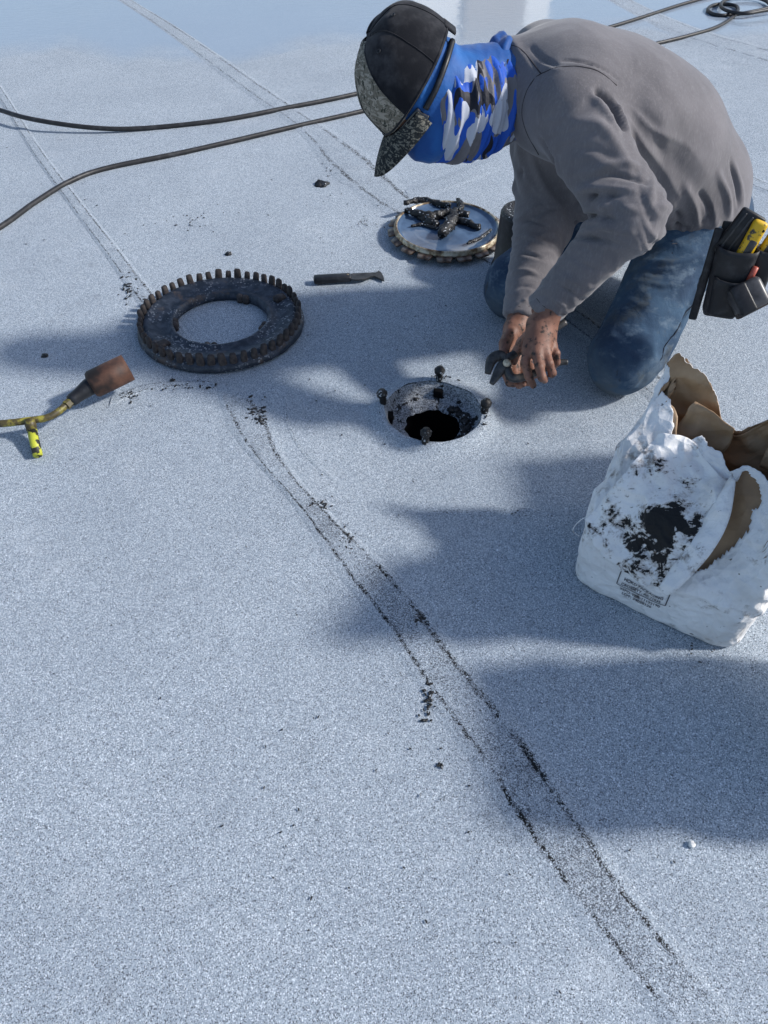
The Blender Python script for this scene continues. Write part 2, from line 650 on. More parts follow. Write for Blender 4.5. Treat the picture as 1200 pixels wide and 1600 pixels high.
    c = t.mix(t.step(t.noise(34, 4, 0.6, co=t.map((1, 1, 0.35))), 0.66, 0.74), c, (0.008, 0.014, 0.028))
    s = t.sep()
    knee = t.math('MULTIPLY', t.math('SUBTRACT', 1.0, t.step(s[2], 0.03, 0.17)), t.step(t.noise(14, 3), 0.40, 0.62))
    c = t.mix(t.math('MULTIPLY', knee, 0.65), c, (0.085, 0.095, 0.098))
    c = t.mix(t.math('MULTIPLY', b, 0.2), c, (0.16, 0.20, 0.26))
    t.set(color=c, rough=0.85, spec=0.2)
    n1 = t.bump(t.noise(26, 4, 0.6, dist=0.5), 0.4, 0.008)
    t.bump(b, 0.3, 0.0008, n1)
    M['denim'] = t.m
    t = NT('denim_stitch'); t.set(color=(0.010, 0.018, 0.035), rough=0.9); M['stitch'] = t.m

    t = NT('tanned_dirty_skin')
    a = t.noise(28, 4, 0.6); b = t.noise(60, 4, 0.65)
    c = t.mix(t.step(a, 0.35, 0.7), (0.17, 0.080, 0.054), (0.28, 0.140, 0.096))
    c = t.mix(t.step(b, 0.51, 0.64), c, (0.030, 0.019, 0.016))
    t.set(color=c, rough=0.55, spec=0.4)
    t.b.inputs['Subsurface Weight'].default_value = 0.08
    t.b.inputs['Subsurface Radius'].default_value = (0.008, 0.004, 0.002)
    t.bump(t.noise(260, 3, 0.6), 0.35, 0.0012)
    M['skin'] = t.m

    t = NT('royal_blue_fabric')
    a = t.noise(9, 3, 0.6)
    t.set(color=t.mix(t.step(a, 0.35, 0.7), (0.004, 0.066, 0.27), (0.012, 0.125, 0.40)), rough=0.62, spec=0.3, sheen=0.15)
    t.bump(t.noise(30, 3, 0.55, dist=0.6), 0.35, 0.008)
    M['blue'] = t.m
    t = NT('blue_camouflage')
    m1 = t.map((25, 11, 9), (0.1, 0.1, 0.1))
    a = t.noise(1.0, 2, 0.45, co=m1, dist=0.8)
    b = t.noise(1.1, 2, 0.45, co=t.map((25, 11, 9), (0.1, 0.1, 0.1), loc=(7, 3, 2)), dist=0.8)
    d = t.noise(1.0, 2, 0.45, co=t.map((25, 11, 9), (0.1, 0.1, 0.1), loc=(1, 9, 5)), dist=0.8)
    c = t.mix(t.math('GREATER_THAN', a, 0.55), (0.012, 0.085, 0.46), (0.155, 0.150, 0.165))
    c = t.mix(t.math('GREATER_THAN', b, 0.59), c, (0.010, 0.012, 0.022))
    c = t.mix(t.math('GREATER_THAN', d, 0.565), c, (0.44, 0.47, 0.55))
    t.set(color=c, rough=0.6, spec=0.3)
    t.bump(t.noise(26, 3, 0.55, dist=0.6), 0.25, 0.006)
    M['camo_blue'] = t.m
    t = NT('faded_black_twill')
    a = t.noise(16, 4, 0.65)
    t.set(color=t.mix(t.step(a, 0.40, 0.78), (0.010, 0.011, 0.015), (0.058, 0.058, 0.064)), rough=0.95, spec=0.15, sheen=0.12)
    t.bump(t.noise(320, 2), 0.3, 0.0008)
    M['cap_black'] = t.m

    def woodland(name, base, twig, dark, sc):
        t = NT(name)
        a = t.noise(sc, 3, 0.6, co=t.map((1, 1, 2.2), (0.5, 0.3, 0.9)), dist=1.4)
        b = t.noise(sc * 1.3, 3, 0.6, co=t.map((2.4, 1, 1), (0.2, 0.9, 0.1), loc=(4, 4, 1)), dist=1.2)
        c = t.mix(t.step(a, 0.50, 0.56), base, twig)
        c = t.mix(t.step(b, 0.56, 0.60), c, dark)
        t.set(color=c, rough=0.9, spec=0.15)
        t.bump(t.noise(320, 2), 0.3, 0.0008)
        return t.m
    M['camo_tan'] = woodland('tan_leaf_camouflage', (0.17, 0.155, 0.125), (0.32, 0.295, 0.25), (0.045, 0.048, 0.040), 46)
    M['camo_brim'] = woodland('dark_leaf_camouflage', (0.026, 0.030, 0.032), (0.17, 0.165, 0.14), (0.012, 0.014, 0.016), 62)
    t = NT('dark_lens'); t.set(color=(0.006, 0.008, 0.012), rough=0.08, spec=0.7); M['lens'] = t.m
    t = NT('boot_leather'); t.set(color=(0.03, 0.022, 0.017), rough=0.7); M['boot'] = t.m

    # ---- paper sack
    def paper(name, smear=False):
        t = NT(name)
        a = t.noise(10, 4, 0.6); b = t.noise(60, 5, 0.7)
        c = t.mix(t.step(a, 0.40, 0.70), (0.87, 0.872, 0.875), (0.77, 0.772, 0.775))
        dirt = t.math('MULTIPLY', t.step(t.noise(13, 5, 0.7), 0.50, 0.66), t.step(b, 0.46, 0.62))
        c = t.mix(t.math('MULTIPLY', dirt, 0.8), c, (0.16, 0.125, 0.10))
        scr = t.noise(34, 4, 0.6, co=t.map((0.35, 2.2, 2.2), (0.2, 0.5, 0.5)))
        c = t.mix(t.step(scr, 0.67, 0.72), c, (0.10, 0.09, 0.085))
        warm = t.math('MULTIPLY', t.step(t.noise(7, 4, 0.65, co=t.map(loc=(6, 2, 2))), 0.50, 0.72), 0.35)
        c = t.mix(warm, c, (0.42, 0.37, 0.31))
        if smear:
            uv = t.uv()
            du = t.math('DIVIDE', t.math('SUBTRACT', uv[0], 0.66), 0.34)
            dv = t.math('DIVIDE', t.math('SUBTRACT', uv[1], 0.33), 0.36)
            r = t.math('SQRT', t.math('ADD', t.math('MULTIPLY', du, du), t.math('MULTIPLY', dv, dv)))
            big = t.noise(20, 5, 0.7, co=t.map((1, 1, 1), loc=(0.37, 0.1, 0)), dist=0.5)
            fine = t.noise(75, 4, 0.7, co=t.map((0.6, 1.6, 1)))
            thr = t.math('ADD', t.math('MULTIPLY', r, 0.095), t.math('MULTIPLY_ADD', fine, -0.40, 0.652))
            brown = t.math('SUBTRACT', big, thr)
            c = t.mix(t.math('MULTIPLY', t.step(brown, -0.085, 0.01), 0.6), c, (0.19, 0.145, 0.11))
            c = t.mix(t.step(brown, 0.0, 0.012), c, (0.008, 0.008, 0.009))
        t.set(color=c, rough=0.6, spec=0.35)
        wp = t.n('ShaderNodeVectorMath', operation='ADD')
        nz = t.n('ShaderNodeTexNoise'); nz.inputs['Scale'].default_value = 14; t.link(t.co, nz.inputs['Vector'])
        sc = t.n('ShaderNodeVectorMath', operation='SCALE'); sc.inputs['Scale'].default_value = 0.045
        t.link(nz.outputs['Color'], sc.inputs[0]); t.link(t.co, wp.inputs[0]); t.link(sc.outputs[0], wp.inputs[1])
        n2 = t.bump(t.voronoi(48, 'Distance', co=wp.outputs[0]), 0.55, 0.009)
        t.bump(t.noise(70, 4, 0.6, dist=0.8), 0.45, 0.005, n2)
        return t.m
    M['paper'] = paper('white_paper')
    M['paper_smeared'] = paper('tar_smeared_white_paper', True)
    t = NT('brown_kraft_paper')
    a = t.noise(12, 4, 0.6)
    t.set(color=t.mix(t.step(a, 0.35, 0.7), (0.34, 0.215, 0.12), (0.48, 0.32, 0.19)), rough=0.5, spec=0.4)
    n1 = t.bump(t.voronoi(22, 'Distance'), 0.5, 0.014)
    t.bump(t.noise(40, 3, 0.6), 0.2, 0.006, n1)
    M['kraft'] = t.m
    t = NT('black_ink'); t.set(color=(0.03, 0.03, 0.04), rough=0.7); M['ink'] = t.m
    t = NT('stucco_white'); t.set(color=(0.78, 0.77, 0.74), rough=0.9); M['stucco'] = t.m
    t = NT('stucco_tan'); t.set(color=(0.30, 0.26, 0.21), rough=0.9); M['stucco_tan'] = t.m


make_materials()
M = MATS

# ------------------------------------------------------------------ the roof
DRAIN = on_ground(677, 640)
R_HOLE = 0.121


def roof_z(x, y):
    dx, dy = x - DRAIN[0], y - DRAIN[1]
    r = math.hypot(dx, dy)
    z = -0.016 * math.exp(-((r - 0.12) / 0.24) ** 2) if r > 0.12 else -0.016
    z += 0.016 * math.exp(-((r - 0.128) / 0.026) ** 2)                       # swollen lip of the sheet round the drain
    z += 0.006 * mnoise.noise(Vector((x * 1.6, y * 1.6, 0.3))) * min(1, max(0, (r - 0.13) / 0.3)) * min(1, max(0.0, 2.5 - r))
    z += 0.0035 * mnoise.noise(Vector((x * 5.1, y * 5.1, 4.3))) * min(1, max(0, (r - 0.13) / 0.2)) * min(1, max(0.0, 2.5 - r))
    return z


def build_roof():
    seg = 220
    radii = list(np.linspace(R_HOLE, 0.2, 12)) + list(np.geomspace(0.215, 3.2, 60)) + list(np.geomspace(3.6, 45, 18))
    V, F = [], []
    for r in radii:
        for k in range(seg):
            a = 2 * math.pi * k / seg
            rr = r + (0.004 * mnoise.noise(Vector((math.cos(a) * 3, math.sin(a) * 3, 1.0))) if r < 0.125 else 0)
            x, y = DRAIN[0] + rr * math.cos(a), DRAIN[1] + rr * math.sin(a)
            V.append((x, y, roof_z(x, y)))
    for i in range(len(radii) - 1):
        for k in range(seg):
            k2 = (k + 1) % seg
            F.append((i * seg + k, i * seg + k2, (i + 1) * seg + k2, (i + 1) * seg + k))
    roof = mesh_obj('roof', V, F, M['roof'])
    tag(roof, kind='structure')
    roof['label'] = 'flat roof of pale granule cap sheet around the drain'

    # lap seams: bands a few millimetres proud of the sheet
    def seam(pl, pr, tar, lift=0.0025, grit=0.3):
        """pl / pr: matching left and right edge pixels in the photograph, put on the roof"""
        L = np.array([on_ground(*p)[:2] for p in pl]); R = np.array([on_ground(*p)[:2] for p in pr])
        c = catmull(np.hstack([L, R]), 14)
        tv = catmull(np.array([[t] for t in tar]), 14)[:, 0]
        nU = 12
        V, F, UV, T = [], [], [], []
        for i, row in enumerate(c):
            l, r = row[:2], row[2:]
            for j in range(nU + 1):
                u = j / nU
                q = l + (r - l) * ((u - 0.21) / 0.58)
                edge = min(u, 1 - u)
                z = roof_z(q[0], q[1]) + 0.0002 + (lift + 0.0006) * min(1.0, edge / 0.2)
                V.append((q[0], q[1], z)); UV.append((u, i * 0.03)); T.append(tv[i] * min(1, (i + 0.0) / 9, (len(c) - 1 - i) / 9))
        for i in range(len(c) - 1):
            for j in range(nU):
                a = i * (nU + 1) + j
                F.append((a, a + 1, a + nU + 2, a + nU + 1))
        o = mesh_obj('lap_seam', V, F, M['seam'], roof, uv=UV)
        at = o.data.attributes.new('tar', 'FLOAT', 'POINT')
        at.data.foreach_set('value', np.array(T, np.float32))
        at = o.data.attributes.new('grit', 'FLOAT', 'POINT')
        at.data.foreach_set('value', np.array(T, np.float32) * grit)
        return o

    seam([(345, 612), (368, 660), (400, 712), (470, 792), (540, 888), (610, 978), (675, 1078), (760, 1190), (822, 1290), (905, 1405), (990, 1515), (1060, 1600)],
         [(362, 606), (405, 645), (440, 722), (512, 805), (592, 887), (655, 963), (715, 1045), (775, 1115), (842, 1203), (905, 1300), (1000, 1430), (1135, 1596)],
         [1, 1, .9, 1, 1, 1, .95, .95, 1, .8, .85, .9], grit=1.0)
    seam([(-60, 70), (3, 158), (57, 245), (147, 368), (224, 475), (280, 540)], [(-49, 64), (11, 153), (68, 242), (160, 362), (241, 466), (300, 535)], [.7, .9, .9, 1, 1, 1])
    seam([(120, -45), (190, 2), (265, 52), (388, 142), (470, 200), (527, 262), (610, 325), (745, 400), (880, 497), (1000, 600), (1080, 690)],
         [(136, -45), (206, 2), (284, 50), (410, 138), (494, 195), (570, 250), (642, 312), (772, 388), (900, 486), (1022, 585), (1110, 680)],
         [.5, .7, .75, .75, .8, 1, 1, .9, .9, .8, .8])
    seam([(900, -40), (958, 2), (1060, 52), (1160, 84), (1260, 112)], [(925, -40), (985, 2), (1085, 46), (1190, 77), (1280, 102)], [.3, .4, .4, .7, .6])
    seam([(1120, 262), (1160, 282), (1230, 312)], [(1132, 256), (1172, 276), (1242, 306)], [.8, .8, .8])
    seam([(640, 310), (700, 292), (780, 262)], [(634, 298), (694, 279), (772, 250)], [.25, .3, .25])
    seam([(172, 632), (240, 607), (335, 605)], [(175, 622), (235, 601), (335, 597)], [1, 1, 1])
    seam([(620, 805), (700, 800), (790, 796), (880, 800)], [(620, 800), (700, 795), (790, 791), (880, 795)], [.5, .6, .6, .3], 0.0)

    seam([(443, 618), (446, 655), (470, 702), (520, 748)], [(447, 618), (450, 655), (474, 700), (524, 746)], [.6, .8, .7, .3], 0.0)
    seam([(60, 520), (0, 545), (-60, 570)], [(60, 516), (0, 541), (-60, 566)], [.2, .4, .2], 0.0)
    seam([(40, 700), (150, 660), (250, 628), (320, 612)], [(40, 696), (150, 656), (250, 624), (320, 608)], [.3, .35, .3, .5], 0.0)
    # film of water standing on the far part of the roof
    n = 60
    V, F = [], []
    near = [(-400, 118), (0, 112), (90, 96), (160, 122), (240, 112), (330, 128), (430, 104), (560, 92), (700, 96), (900, 86), (1000, 60), (1100, 82), (1220, 70), (1700, 60)]
    edge = catmull(np.array([on_ground(*p)[:2] for p in near]), 8)
    for i, e in enumerate(edge):
        e = e + 0.05 * np.array([mnoise.noise(Vector((e[0] * 4, e[1] * 4, 2))), mnoise.noise(Vector((e[0] * 4, e[1] * 4, 7)))])
        for j in range(14):
            y = e[1] + (16.0 - e[1]) * (j / 13) ** 2.2
            V.append((e[0] * (1 + 0.9 * (j / 13) ** 2), y, (roof_z(e[0], y) if y < 7 else 0) + min(0.0016, -0.001 + 0.003 * (y - e[1]) / 0.6)))
    m = len(edge)
    for i in range(m - 1):
        for j in range(13):
            F.append((i * 14 + j, i * 14 + j + 1, (i + 1) * 14 + j + 1, (i + 1) * 14 + j)[::-1])
    wo = mesh_obj('water', V, F, M['water'])
    at = wo.data.attributes.new('wet', 'FLOAT', 'POINT')
    at.data.foreach_set('value', np.array([min(1.0, (V[k][1] - V[k - k % 14][1]) / 0.95) for k in range(len(V))], np.float32))
    tag(wo, 'thin sheet of standing water on the far part of the roof', kind='structure')
    return roof


ROOF = build_roof()


# ------------------------------------------------------------------ roof drain
def build_drain():
    root = empty('roof_drain', (DRAIN[0], DRAIN[1], 0))
    tag(root, 'open roof drain with granule coated bowl and four upright bolts', 'drain')
    prof = [(R_HOLE + 0.003, -0.004), (R_HOLE - 0.004, -0.010), (0.113, -0.026), (0.108, -0.038), (0.103, -0.042), (0.094, -0.045), (0.084, -0.048), (0.076, -0.052), (0.070, -0.058)]
    v, f = lathe_geo(prof, 96)
    for i in range(len(v)):
        a = math.atan2(v[i][1], v[i][0])
        v[i] += np.array([math.cos(a), math.sin(a), 0.5]) * 0.004 * mnoise.noise(Vector(v[i] * 40)) * (1 if i >= 96 else 0)
        if i >= 96 * 5:
            k = 1 + 0.16 * mnoise.noise(Vector((math.cos(a) * 1.6, math.sin(a) * 1.6, 3.0))) + 0.06 * mnoise.noise(Vector((math.cos(a) * 6, math.sin(a) * 6, 1.0)))
            v[i][0] *= k; v[i][1] *= k
    mesh_obj('bowl', v + DRAIN, [t[::-1] for t in f], M['bowl'], root)
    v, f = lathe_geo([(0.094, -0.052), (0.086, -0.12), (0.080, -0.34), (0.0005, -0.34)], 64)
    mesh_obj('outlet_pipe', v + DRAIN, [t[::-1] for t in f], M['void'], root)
    # near-black blocks painted in for the shade inside the bowl's bolt pockets
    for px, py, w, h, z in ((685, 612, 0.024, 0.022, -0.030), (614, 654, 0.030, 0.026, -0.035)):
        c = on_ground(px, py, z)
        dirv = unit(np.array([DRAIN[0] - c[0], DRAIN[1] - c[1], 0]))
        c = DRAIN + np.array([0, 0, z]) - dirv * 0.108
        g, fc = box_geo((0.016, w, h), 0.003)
        mesh_obj('bolt_pocket_shade', frame_xf(g, c, dirv, np.cross([0, 0, 1], dirv), [0, 0, 1]), fc, M['void'], root)
    # crust of tar hanging over the outlet
    mb = MB()
    for k in range(22):
        a = -0.6 + 1.5 * random.random()
        r = 0.078 + 0.02 * random.random()
        g = lump_geo(0.006 + 0.007 * random.random(), k)
        mb.add(g[0] * np.array([1, 1, 0.6]) + DRAIN + np.array([r * math.cos(a), r * math.sin(a), -0.050 + 0.010 * random.random()]), g[1])
    for k in range(26):
        a = 1.9 + 1.2 * random.random()
        g = lump_geo(0.003 + 0.004 * random.random(), k + 50)
        mb.add(g[0] + DRAIN + np.array([0.104 * math.cos(a), 0.104 * math.sin(a), -0.046 + 0.004 * random.random()]), g[1])
    mb.build('tar_crust', M['tar'], root)['kind'] = 'stuff'
    for (px, py, tilt) in ((686, 592, (0.02, 0.0)), (604, 630, (-0.12, 0.05)), (754, 644, (0.05, 0.0)), (665, 688, (0.05, 0.12))):
        p = on_ground(px, py)
        d = unit(p[:2] - DRAIN[:2])
        p = np.array([DRAIN[0] + d[0] * 0.127, DRAIN[1] + d[1] * 0.127, 0])
        p[2] = roof_z(p[0], p[1]) - 0.002
        axis = unit([tilt[0], tilt[1], 1])
        x = unit(np.cross([0, 1, 0], axis)); y = np.cross(axis, x)
        mb = MB()
        n = 14
        prof = [(0.0085, 0)] + [(0.0078 + 0.0009 * (i % 2), 0.002 + 0.0016 * i) for i in range(n)] + [(0.0085, 0.027), (0.0128, 0.029), (0.0135, 0.040), (0.010, 0.044), (0.0085, 0.049), (0.0005, 0.050)]
        v, f = lathe_geo(prof, 12)
        for i in range(len(v)):
            v[i] += 0.0012 * np.array([mnoise.noise(Vector(v[i] * 150)), mnoise.noise(Vector(v[i] * 150 + np.array([9, 0, 0]))), 0])
        mesh_obj('bolt', frame_xf(v * A(1.05, 1.05, 0.82), p, x, y, axis), f, M['tar'], root)


def lump_geo(r, seed, flat=1.0, sub=2):
    bm = bmesh.new()
    bmesh.ops.create_icosphere(bm, subdivisions=sub, radius=1.0)
    v = np.array([x.co[:] for x in bm.verts])
    f = [[q.index for q in fc.verts] for fc in bm.faces]
    bm.free()
    for i in range(len(v)):
        v[i] *= 1 + 0.45 * mnoise.noise(Vector(v[i] * 1.3 + seed * 3.7)) + 0.2 * mnoise.noise(Vector(v[i] * 3.1 + seed))
    return v * np.array([r, r, r * flat]), f


build_drain()


# ------------------------------------------------------------------ toothed clamping ring lying on the roof
def build_ring():
    c = on_ground(347, 509)
    c[2] = roof_z(c[0], c[1])
    root = empty('clamping_ring', c)
    tag(root, 'large dark cast iron toothed drain ring lying flat on the roof', 'drain ring')
    prof = [(0.131, 0.002), (0.129, 0.014), (0.133, 0.027), (0.140, 0.029), (0.148, 0.021), (0.168, 0.022), (0.198, 0.030), (0.208, 0.033), (0.213, 0.026), (0.226, 0.020), (0.231, 0.014), (0.232, 0.003), (0.205, 0.001), (0.16, 0.001)]
    v, f = lathe_geo(prof, 144, closed=True)
    for i in range(len(v)):
        v[i][2] = max(0.0005, v[i][2] + 0.0016 * mnoise.noise(Vector(v[i] * 40)))
        k = 1 + 0.006 * mnoise.noise(Vector(v[i] * 25)); v[i][0] *= k; v[i][1] *= k
    mesh_obj('ring_plate', v + c, f, M['iron'], root)
    # teeth: one shared tapered block
    g, fc = box_geo((0.014, 0.0195, 0.046), 0.005, 2)
    for i in range(len(g)):
        t = (g[i][2] + 0.023) / 0.046
        g[i][1] *= 1.1 - 0.28 * t; g[i][0] *= 1.1 - 0.25 * t
        g[i] += 0.001 * np.array([mnoise.noise(Vector(g[i] * 90)), mnoise.noise(Vector(g[i] * 90 + 5)), 0])
    me = None
    N = 48
    for k in range(N):
        a = 2 * math.pi * (k + 0.3) / N
        if me is None:
            o = mesh_obj('tooth', g, fc, M['rust']); me = o.data
        else:
            o = bpy.data.objects.new('tooth', me); COL.objects.link(o)
        s = 1 + 0.15 * random.uniform(-1, 1)
        o.parent = root
        o.location = (0.2185 * math.cos(a), 0.2185 * math.sin(a), 0.0295 + random.uniform(-0.002, 0.001))
        o.rotation_euler = (random.uniform(-.12, .12), random.uniform(-.06, .16), a + random.uniform(-.08, .08))
        o.scale = (1, s, s)
    # cast lugs and slotted ears on the inner edge
    for (px, py, sz) in ((437, 466, (0.034, 0.026, 0.016)), (254, 538, (0.036, 0.028, 0.012))):
        p = on_ground(px, py, 0.03); p[2] = c[2] + 0.030
        g2, f2 = box_geo(sz, 0.005)
        for i in range(len(g2)): g2[i] += 0.003 * np.array(mnoise.noise_vector(Vector(g2[i] * 60)))
        a = math.atan2(p[1] - c[1], p[0] - c[0])
        mesh_obj('cast_lug', frame_xf(g2, p, (math.cos(a), math.sin(a), 0), (-math.sin(a), math.cos(a), 0), (0, 0, 1)), f2, M['rust'], root)
    for (px, py) in ((283, 504), (416, 511), (326, 548), (372, 472)):
        p = on_ground(px, py, 0.02)
        a = math.atan2(p[1] - c[1], p[0] - c[0])
        for s in (-1, 1):
            aa = a + s * 0.075
            q = c + np.array([0.129 * math.cos(aa), 0.129 * math.sin(aa), 0.014])
            v, f = lathe_geo([(0.0005, -0.012), (0.010, -0.012), (0.011, 0.006), (0.007, 0.012), (0.0005, 0.013)], 12)
            mesh_obj('slotted_ear', v + q, f, M['rust'], root)


build_ring()


# ------------------------------------------------------------------ round cover dish with clips, water and tar scraps
def build_cover():
    c = on_ground(699, 353, 0.040)
    c[2] = 0.0
    root = empty('drain_cover', c)
    tag(root, 'round shallow metal drain cover with clip tabs, wet inside, tar scraps piled on it', 'drain cover')
    zr, R = 0.040, 0.172
    tilt = Matrix.Rotation(math.radians(2.0), 3, 'X')
    def put(v): return (np.asarray(v) @ np.array(tilt).T) + c
    v, f = lathe_geo([(0.0005, zr - 0.010), (0.10, zr - 0.010), (0.15, zr - 0.009), (0.160, zr - 0.005), (0.164, zr)], 96)
    mesh_obj('dish', put(v), f, M['dish'], root)
    v, f = lathe_geo([(0.1635, zr - 0.006), (0.164, zr + 0.002), (0.168, zr + 0.005), (R, zr + 0.002), (R + 0.001, zr - 0.004), (R + 0.004, zr - 0.007), (R + 0.003, zr - 0.012), (R - 0.02, zr - 0.014), (0.162, zr - 0.013)], 96, closed=True)
    mesh_obj('rim', put(v), f, M['rim'], root)
    v, f = lathe_geo([(0.150, zr - 0.014), (0.142, 0.004), (0.130, 0.001), (0.0005, 0.001)], 64)
    mesh_obj('skirt', put(v), [t[::-1] for t in f], M['rust'], root)
    g, fc = box_geo((0.026, 0.055, 0.008), 0.0032, 2)
    for i in range(len(g)): g[i][1] *= 1 - 9 * (g[i][0] + 0.013)
    N = 18
    me = None
    for k in range(N):
        a = 2 * math.pi * (k + 0.2) / N
        if me is None:
            o = mesh_obj('clip_tab', g, fc, M['tab']); me = o.data
        else:
            o = bpy.data.objects.new('clip_tab', me); COL.objects.link(o)
        o.parent = root
        p = np.array(tilt) @ np.array([(R + 0.010) * math.cos(a), (R + 0.010) * math.sin(a), zr - 0.015])
        o.location = p
        o.rotation_euler = (0, math.radians(14 + random.uniform(-4, 4)), a)
    # scraps of scraped-off tar
    def scrap(pts, r0, seed, h=0.0):
        P = np.array([on_ground(x, y, zr + h) for (x, y) in pts])
        path = catmull(P, 10)
        n = len(path)
        rad = r0 * (0.55 + 0.45 * np.sin(np.pi * np.linspace(0.12, 0.88, n)))
        v, f = tube_geo(path, rad, 14)
        for i in range(len(v)):
            q = Vector(v[i] * 55 + seed)
            v[i] += (np.array(mnoise.noise_vector(q)) * 0.5 + np.array(mnoise.noise_vector(q * 2.3)) * 0.3) * r0
            v[i][2] = max(v[i][2], zr - 0.007)
        return v, f
    strips = [([(634, 329), (668, 337), (700, 333), (733, 336)], 0.013, 0.008), ([(712, 330), (703, 348), (690, 366)], 0.018, 0.006),
              ([(704, 342), (726, 347), (749, 356)], 0.012, 0.0), ([(632, 317), (655, 313), (680, 317), (705, 322)], 0.011, 0.006),
              ([(643, 353), (660, 351), (685, 358)], 0.006, -0.004), ([(652, 335), (672, 347), (684, 352)], 0.013, 0.0), ([(716, 312), (720, 322), (716, 332)], 0.011, 0.010), ([(730, 380), (752, 371), (768, 358)], 0.006, -0.004)]
    sc = empty('tar_scraps', c + np.array([0, 0, zr]))
    tag(sc, 'pile of glossy black tar scraps lying on the round drain cover', 'tar scraps')
    for k, (pts, r, h) in enumerate(strips):
        v, f = scrap(pts, r, k * 5.1, h)
        mesh_obj('tar_strip', v, f, M['tar'], sc)


build_cover()


# ------------------------------------------------------------------ scraper knife
def build_scraper():
    a, b = on_ground(490, 437, 0.012), on_ground(549, 433, 0.012)
    e = on_ground(598, 431, 0.006)
    root = empty('scraper_knife', (a[0], a[1], 0))
    tag(root, 'short scraper knife with black handle and rusty hooked blade', 'scraper')
    ax = unit(b - a); L = np.linalg.norm(b - a)
    x, y, z = ortho(ax, (0, 0, 1))
    g, f = box_geo((L, 0.034, 0.022), 0.008, 3)
    for i in range(len(g)):
        t = g[i][0] / L + 0.5
        g[i][1] *= 0.86 + 0.14 * math.sin(t * 3.0); g[i][2] *= 1.0 - 0.15 * t
    g[:, 2] += 0
    mesh_obj('handle', frame_xf(g, (a + b) / 2, x, y, z), f, M['black_plastic'], root)
    v, f = lathe_geo([(0.0005, 0.0), (0.0035, 0.0), (0.0035, 0.001), (0.0005, 0.0014)], 10)
    for t in (0.18, 0.9):
        mesh_obj('rivet', frame_xf(v, a + (b - a) * t + z * 0.0092, x, y, z), f, M['rim'], root)
    # blade outline along x (metres from handle end) and y
    out = [(-0.004, -0.010), (0.010, -0.013), (0.030, -0.013), (0.045, -0.010), (0.060, -0.003), (0.072, -0.002), (0.082, -0.007), (0.092, -0.017), (0.099, -0.020), (0.101, -0.004), (0.099, 0.012), (0.092, 0.021), (0.087, 0.015), (0.080, 0.013), (0.055, 0.013), (0.030, 0.013), (0.010, 0.013), (-0.004, 0.010)]
    k = np.linalg.norm(e - b) / 0.1
    n = len(out)
    lo = [(p[0] * k, p[1], -0.0016) for p in out]; hi = [(p[0] * k, p[1], 0.0016) for p in out]
    V = frame_xf(np.array(lo + hi) * A(1, 1.5, 1.4), b, unit(e - b), np.cross(z, unit(e - b)), z)
    F = [tuple(range(n, 2 * n)), tuple(reversed(range(n)))] + [(i, (i + 1) % n, n + (i + 1) % n, n + i) for i in range(n)]
    mesh_obj('blade', V, F, M['steel'], root, smooth=False)


build_scraper()


# ------------------------------------------------------------------ propane torch
def build_torch():
    e1, e0 = on_ground(200, 574, 0.075), on_ground(142, 602, 0.058)
    root = empty('roofing_torch', on_ground(100, 630))
    tag(root, 'roofing torch with rusty burner cup and yellow wand lying at the left', 'torch')
    ax = unit(e1 - e0); L = np.linalg.norm(e1 - e0)
    x, y, z = ortho(ax, (0, 0, 1))
    r = 0.034
    prof = [(0.016, -0.004), (r - 0.004, 0.0), (r, 0.006), (r + 0.0005, L * 0.5), (r, L), (r - 0.003, L), (r - 0.003, 0.01), (0.012, 0.006)]
    v, f = lathe_geo(prof, 40)
    v = v[:, [2, 0, 1]]
    mesh_obj('burner_cup', frame_xf(v, e0, x, y, z), f, M['burner'], root)
    n0 = on_ground(110, 627, 0.046)
    path = np.linspace(e0 + ax * 0.004, n0, 8)
    v, f = tube_geo(path, [0.021, 0.021, 0.020, 0.0185, 0.017, 0.016, 0.016, 0.014], 20)
    mesh_obj('nozzle_neck', v, f, M['black_plastic'], root)
    pts = [on_ground(116, 622, 0.048), n0, on_ground(90, 644, 0.042), on_ground(72, 653, 0.040), on_ground(45, 657, 0.042), on_ground(0, 662, 0.046), on_ground(-110, 668, 0.055), on_ground(-330, 690, 0.06)]
    v, f = tube_geo(catmull(pts, 10), 0.0085, 14)
    mesh_obj('wand', v, f, M['wand'], root)
    v, f = tube_geo([on_ground(112, 626, 0.047), on_ground(103, 634, 0.045)], 0.0115, 6)
    mesh_obj('hex_nut', v, f, M['wand'], root, smooth=False)
    j = on_ground(47, 658, 0.042)
    v, f = tube_geo([j + (0, 0, 0.006), on_ground(50, 672, 0.030)], [0.014, 0.012], 12)
    mesh_obj('stand_clamp', v, f, M['wand'], root)
    v, f = tube_geo([on_ground(50, 671, 0.030), on_ground(54, 690, 0.020), on_ground(59, 711, 0.010)], [0.0115, 0.0115, 0.0110], 16)
    mesh_obj('stand_leg', v, f, M['yellow_chipped'], root)


build_torch()


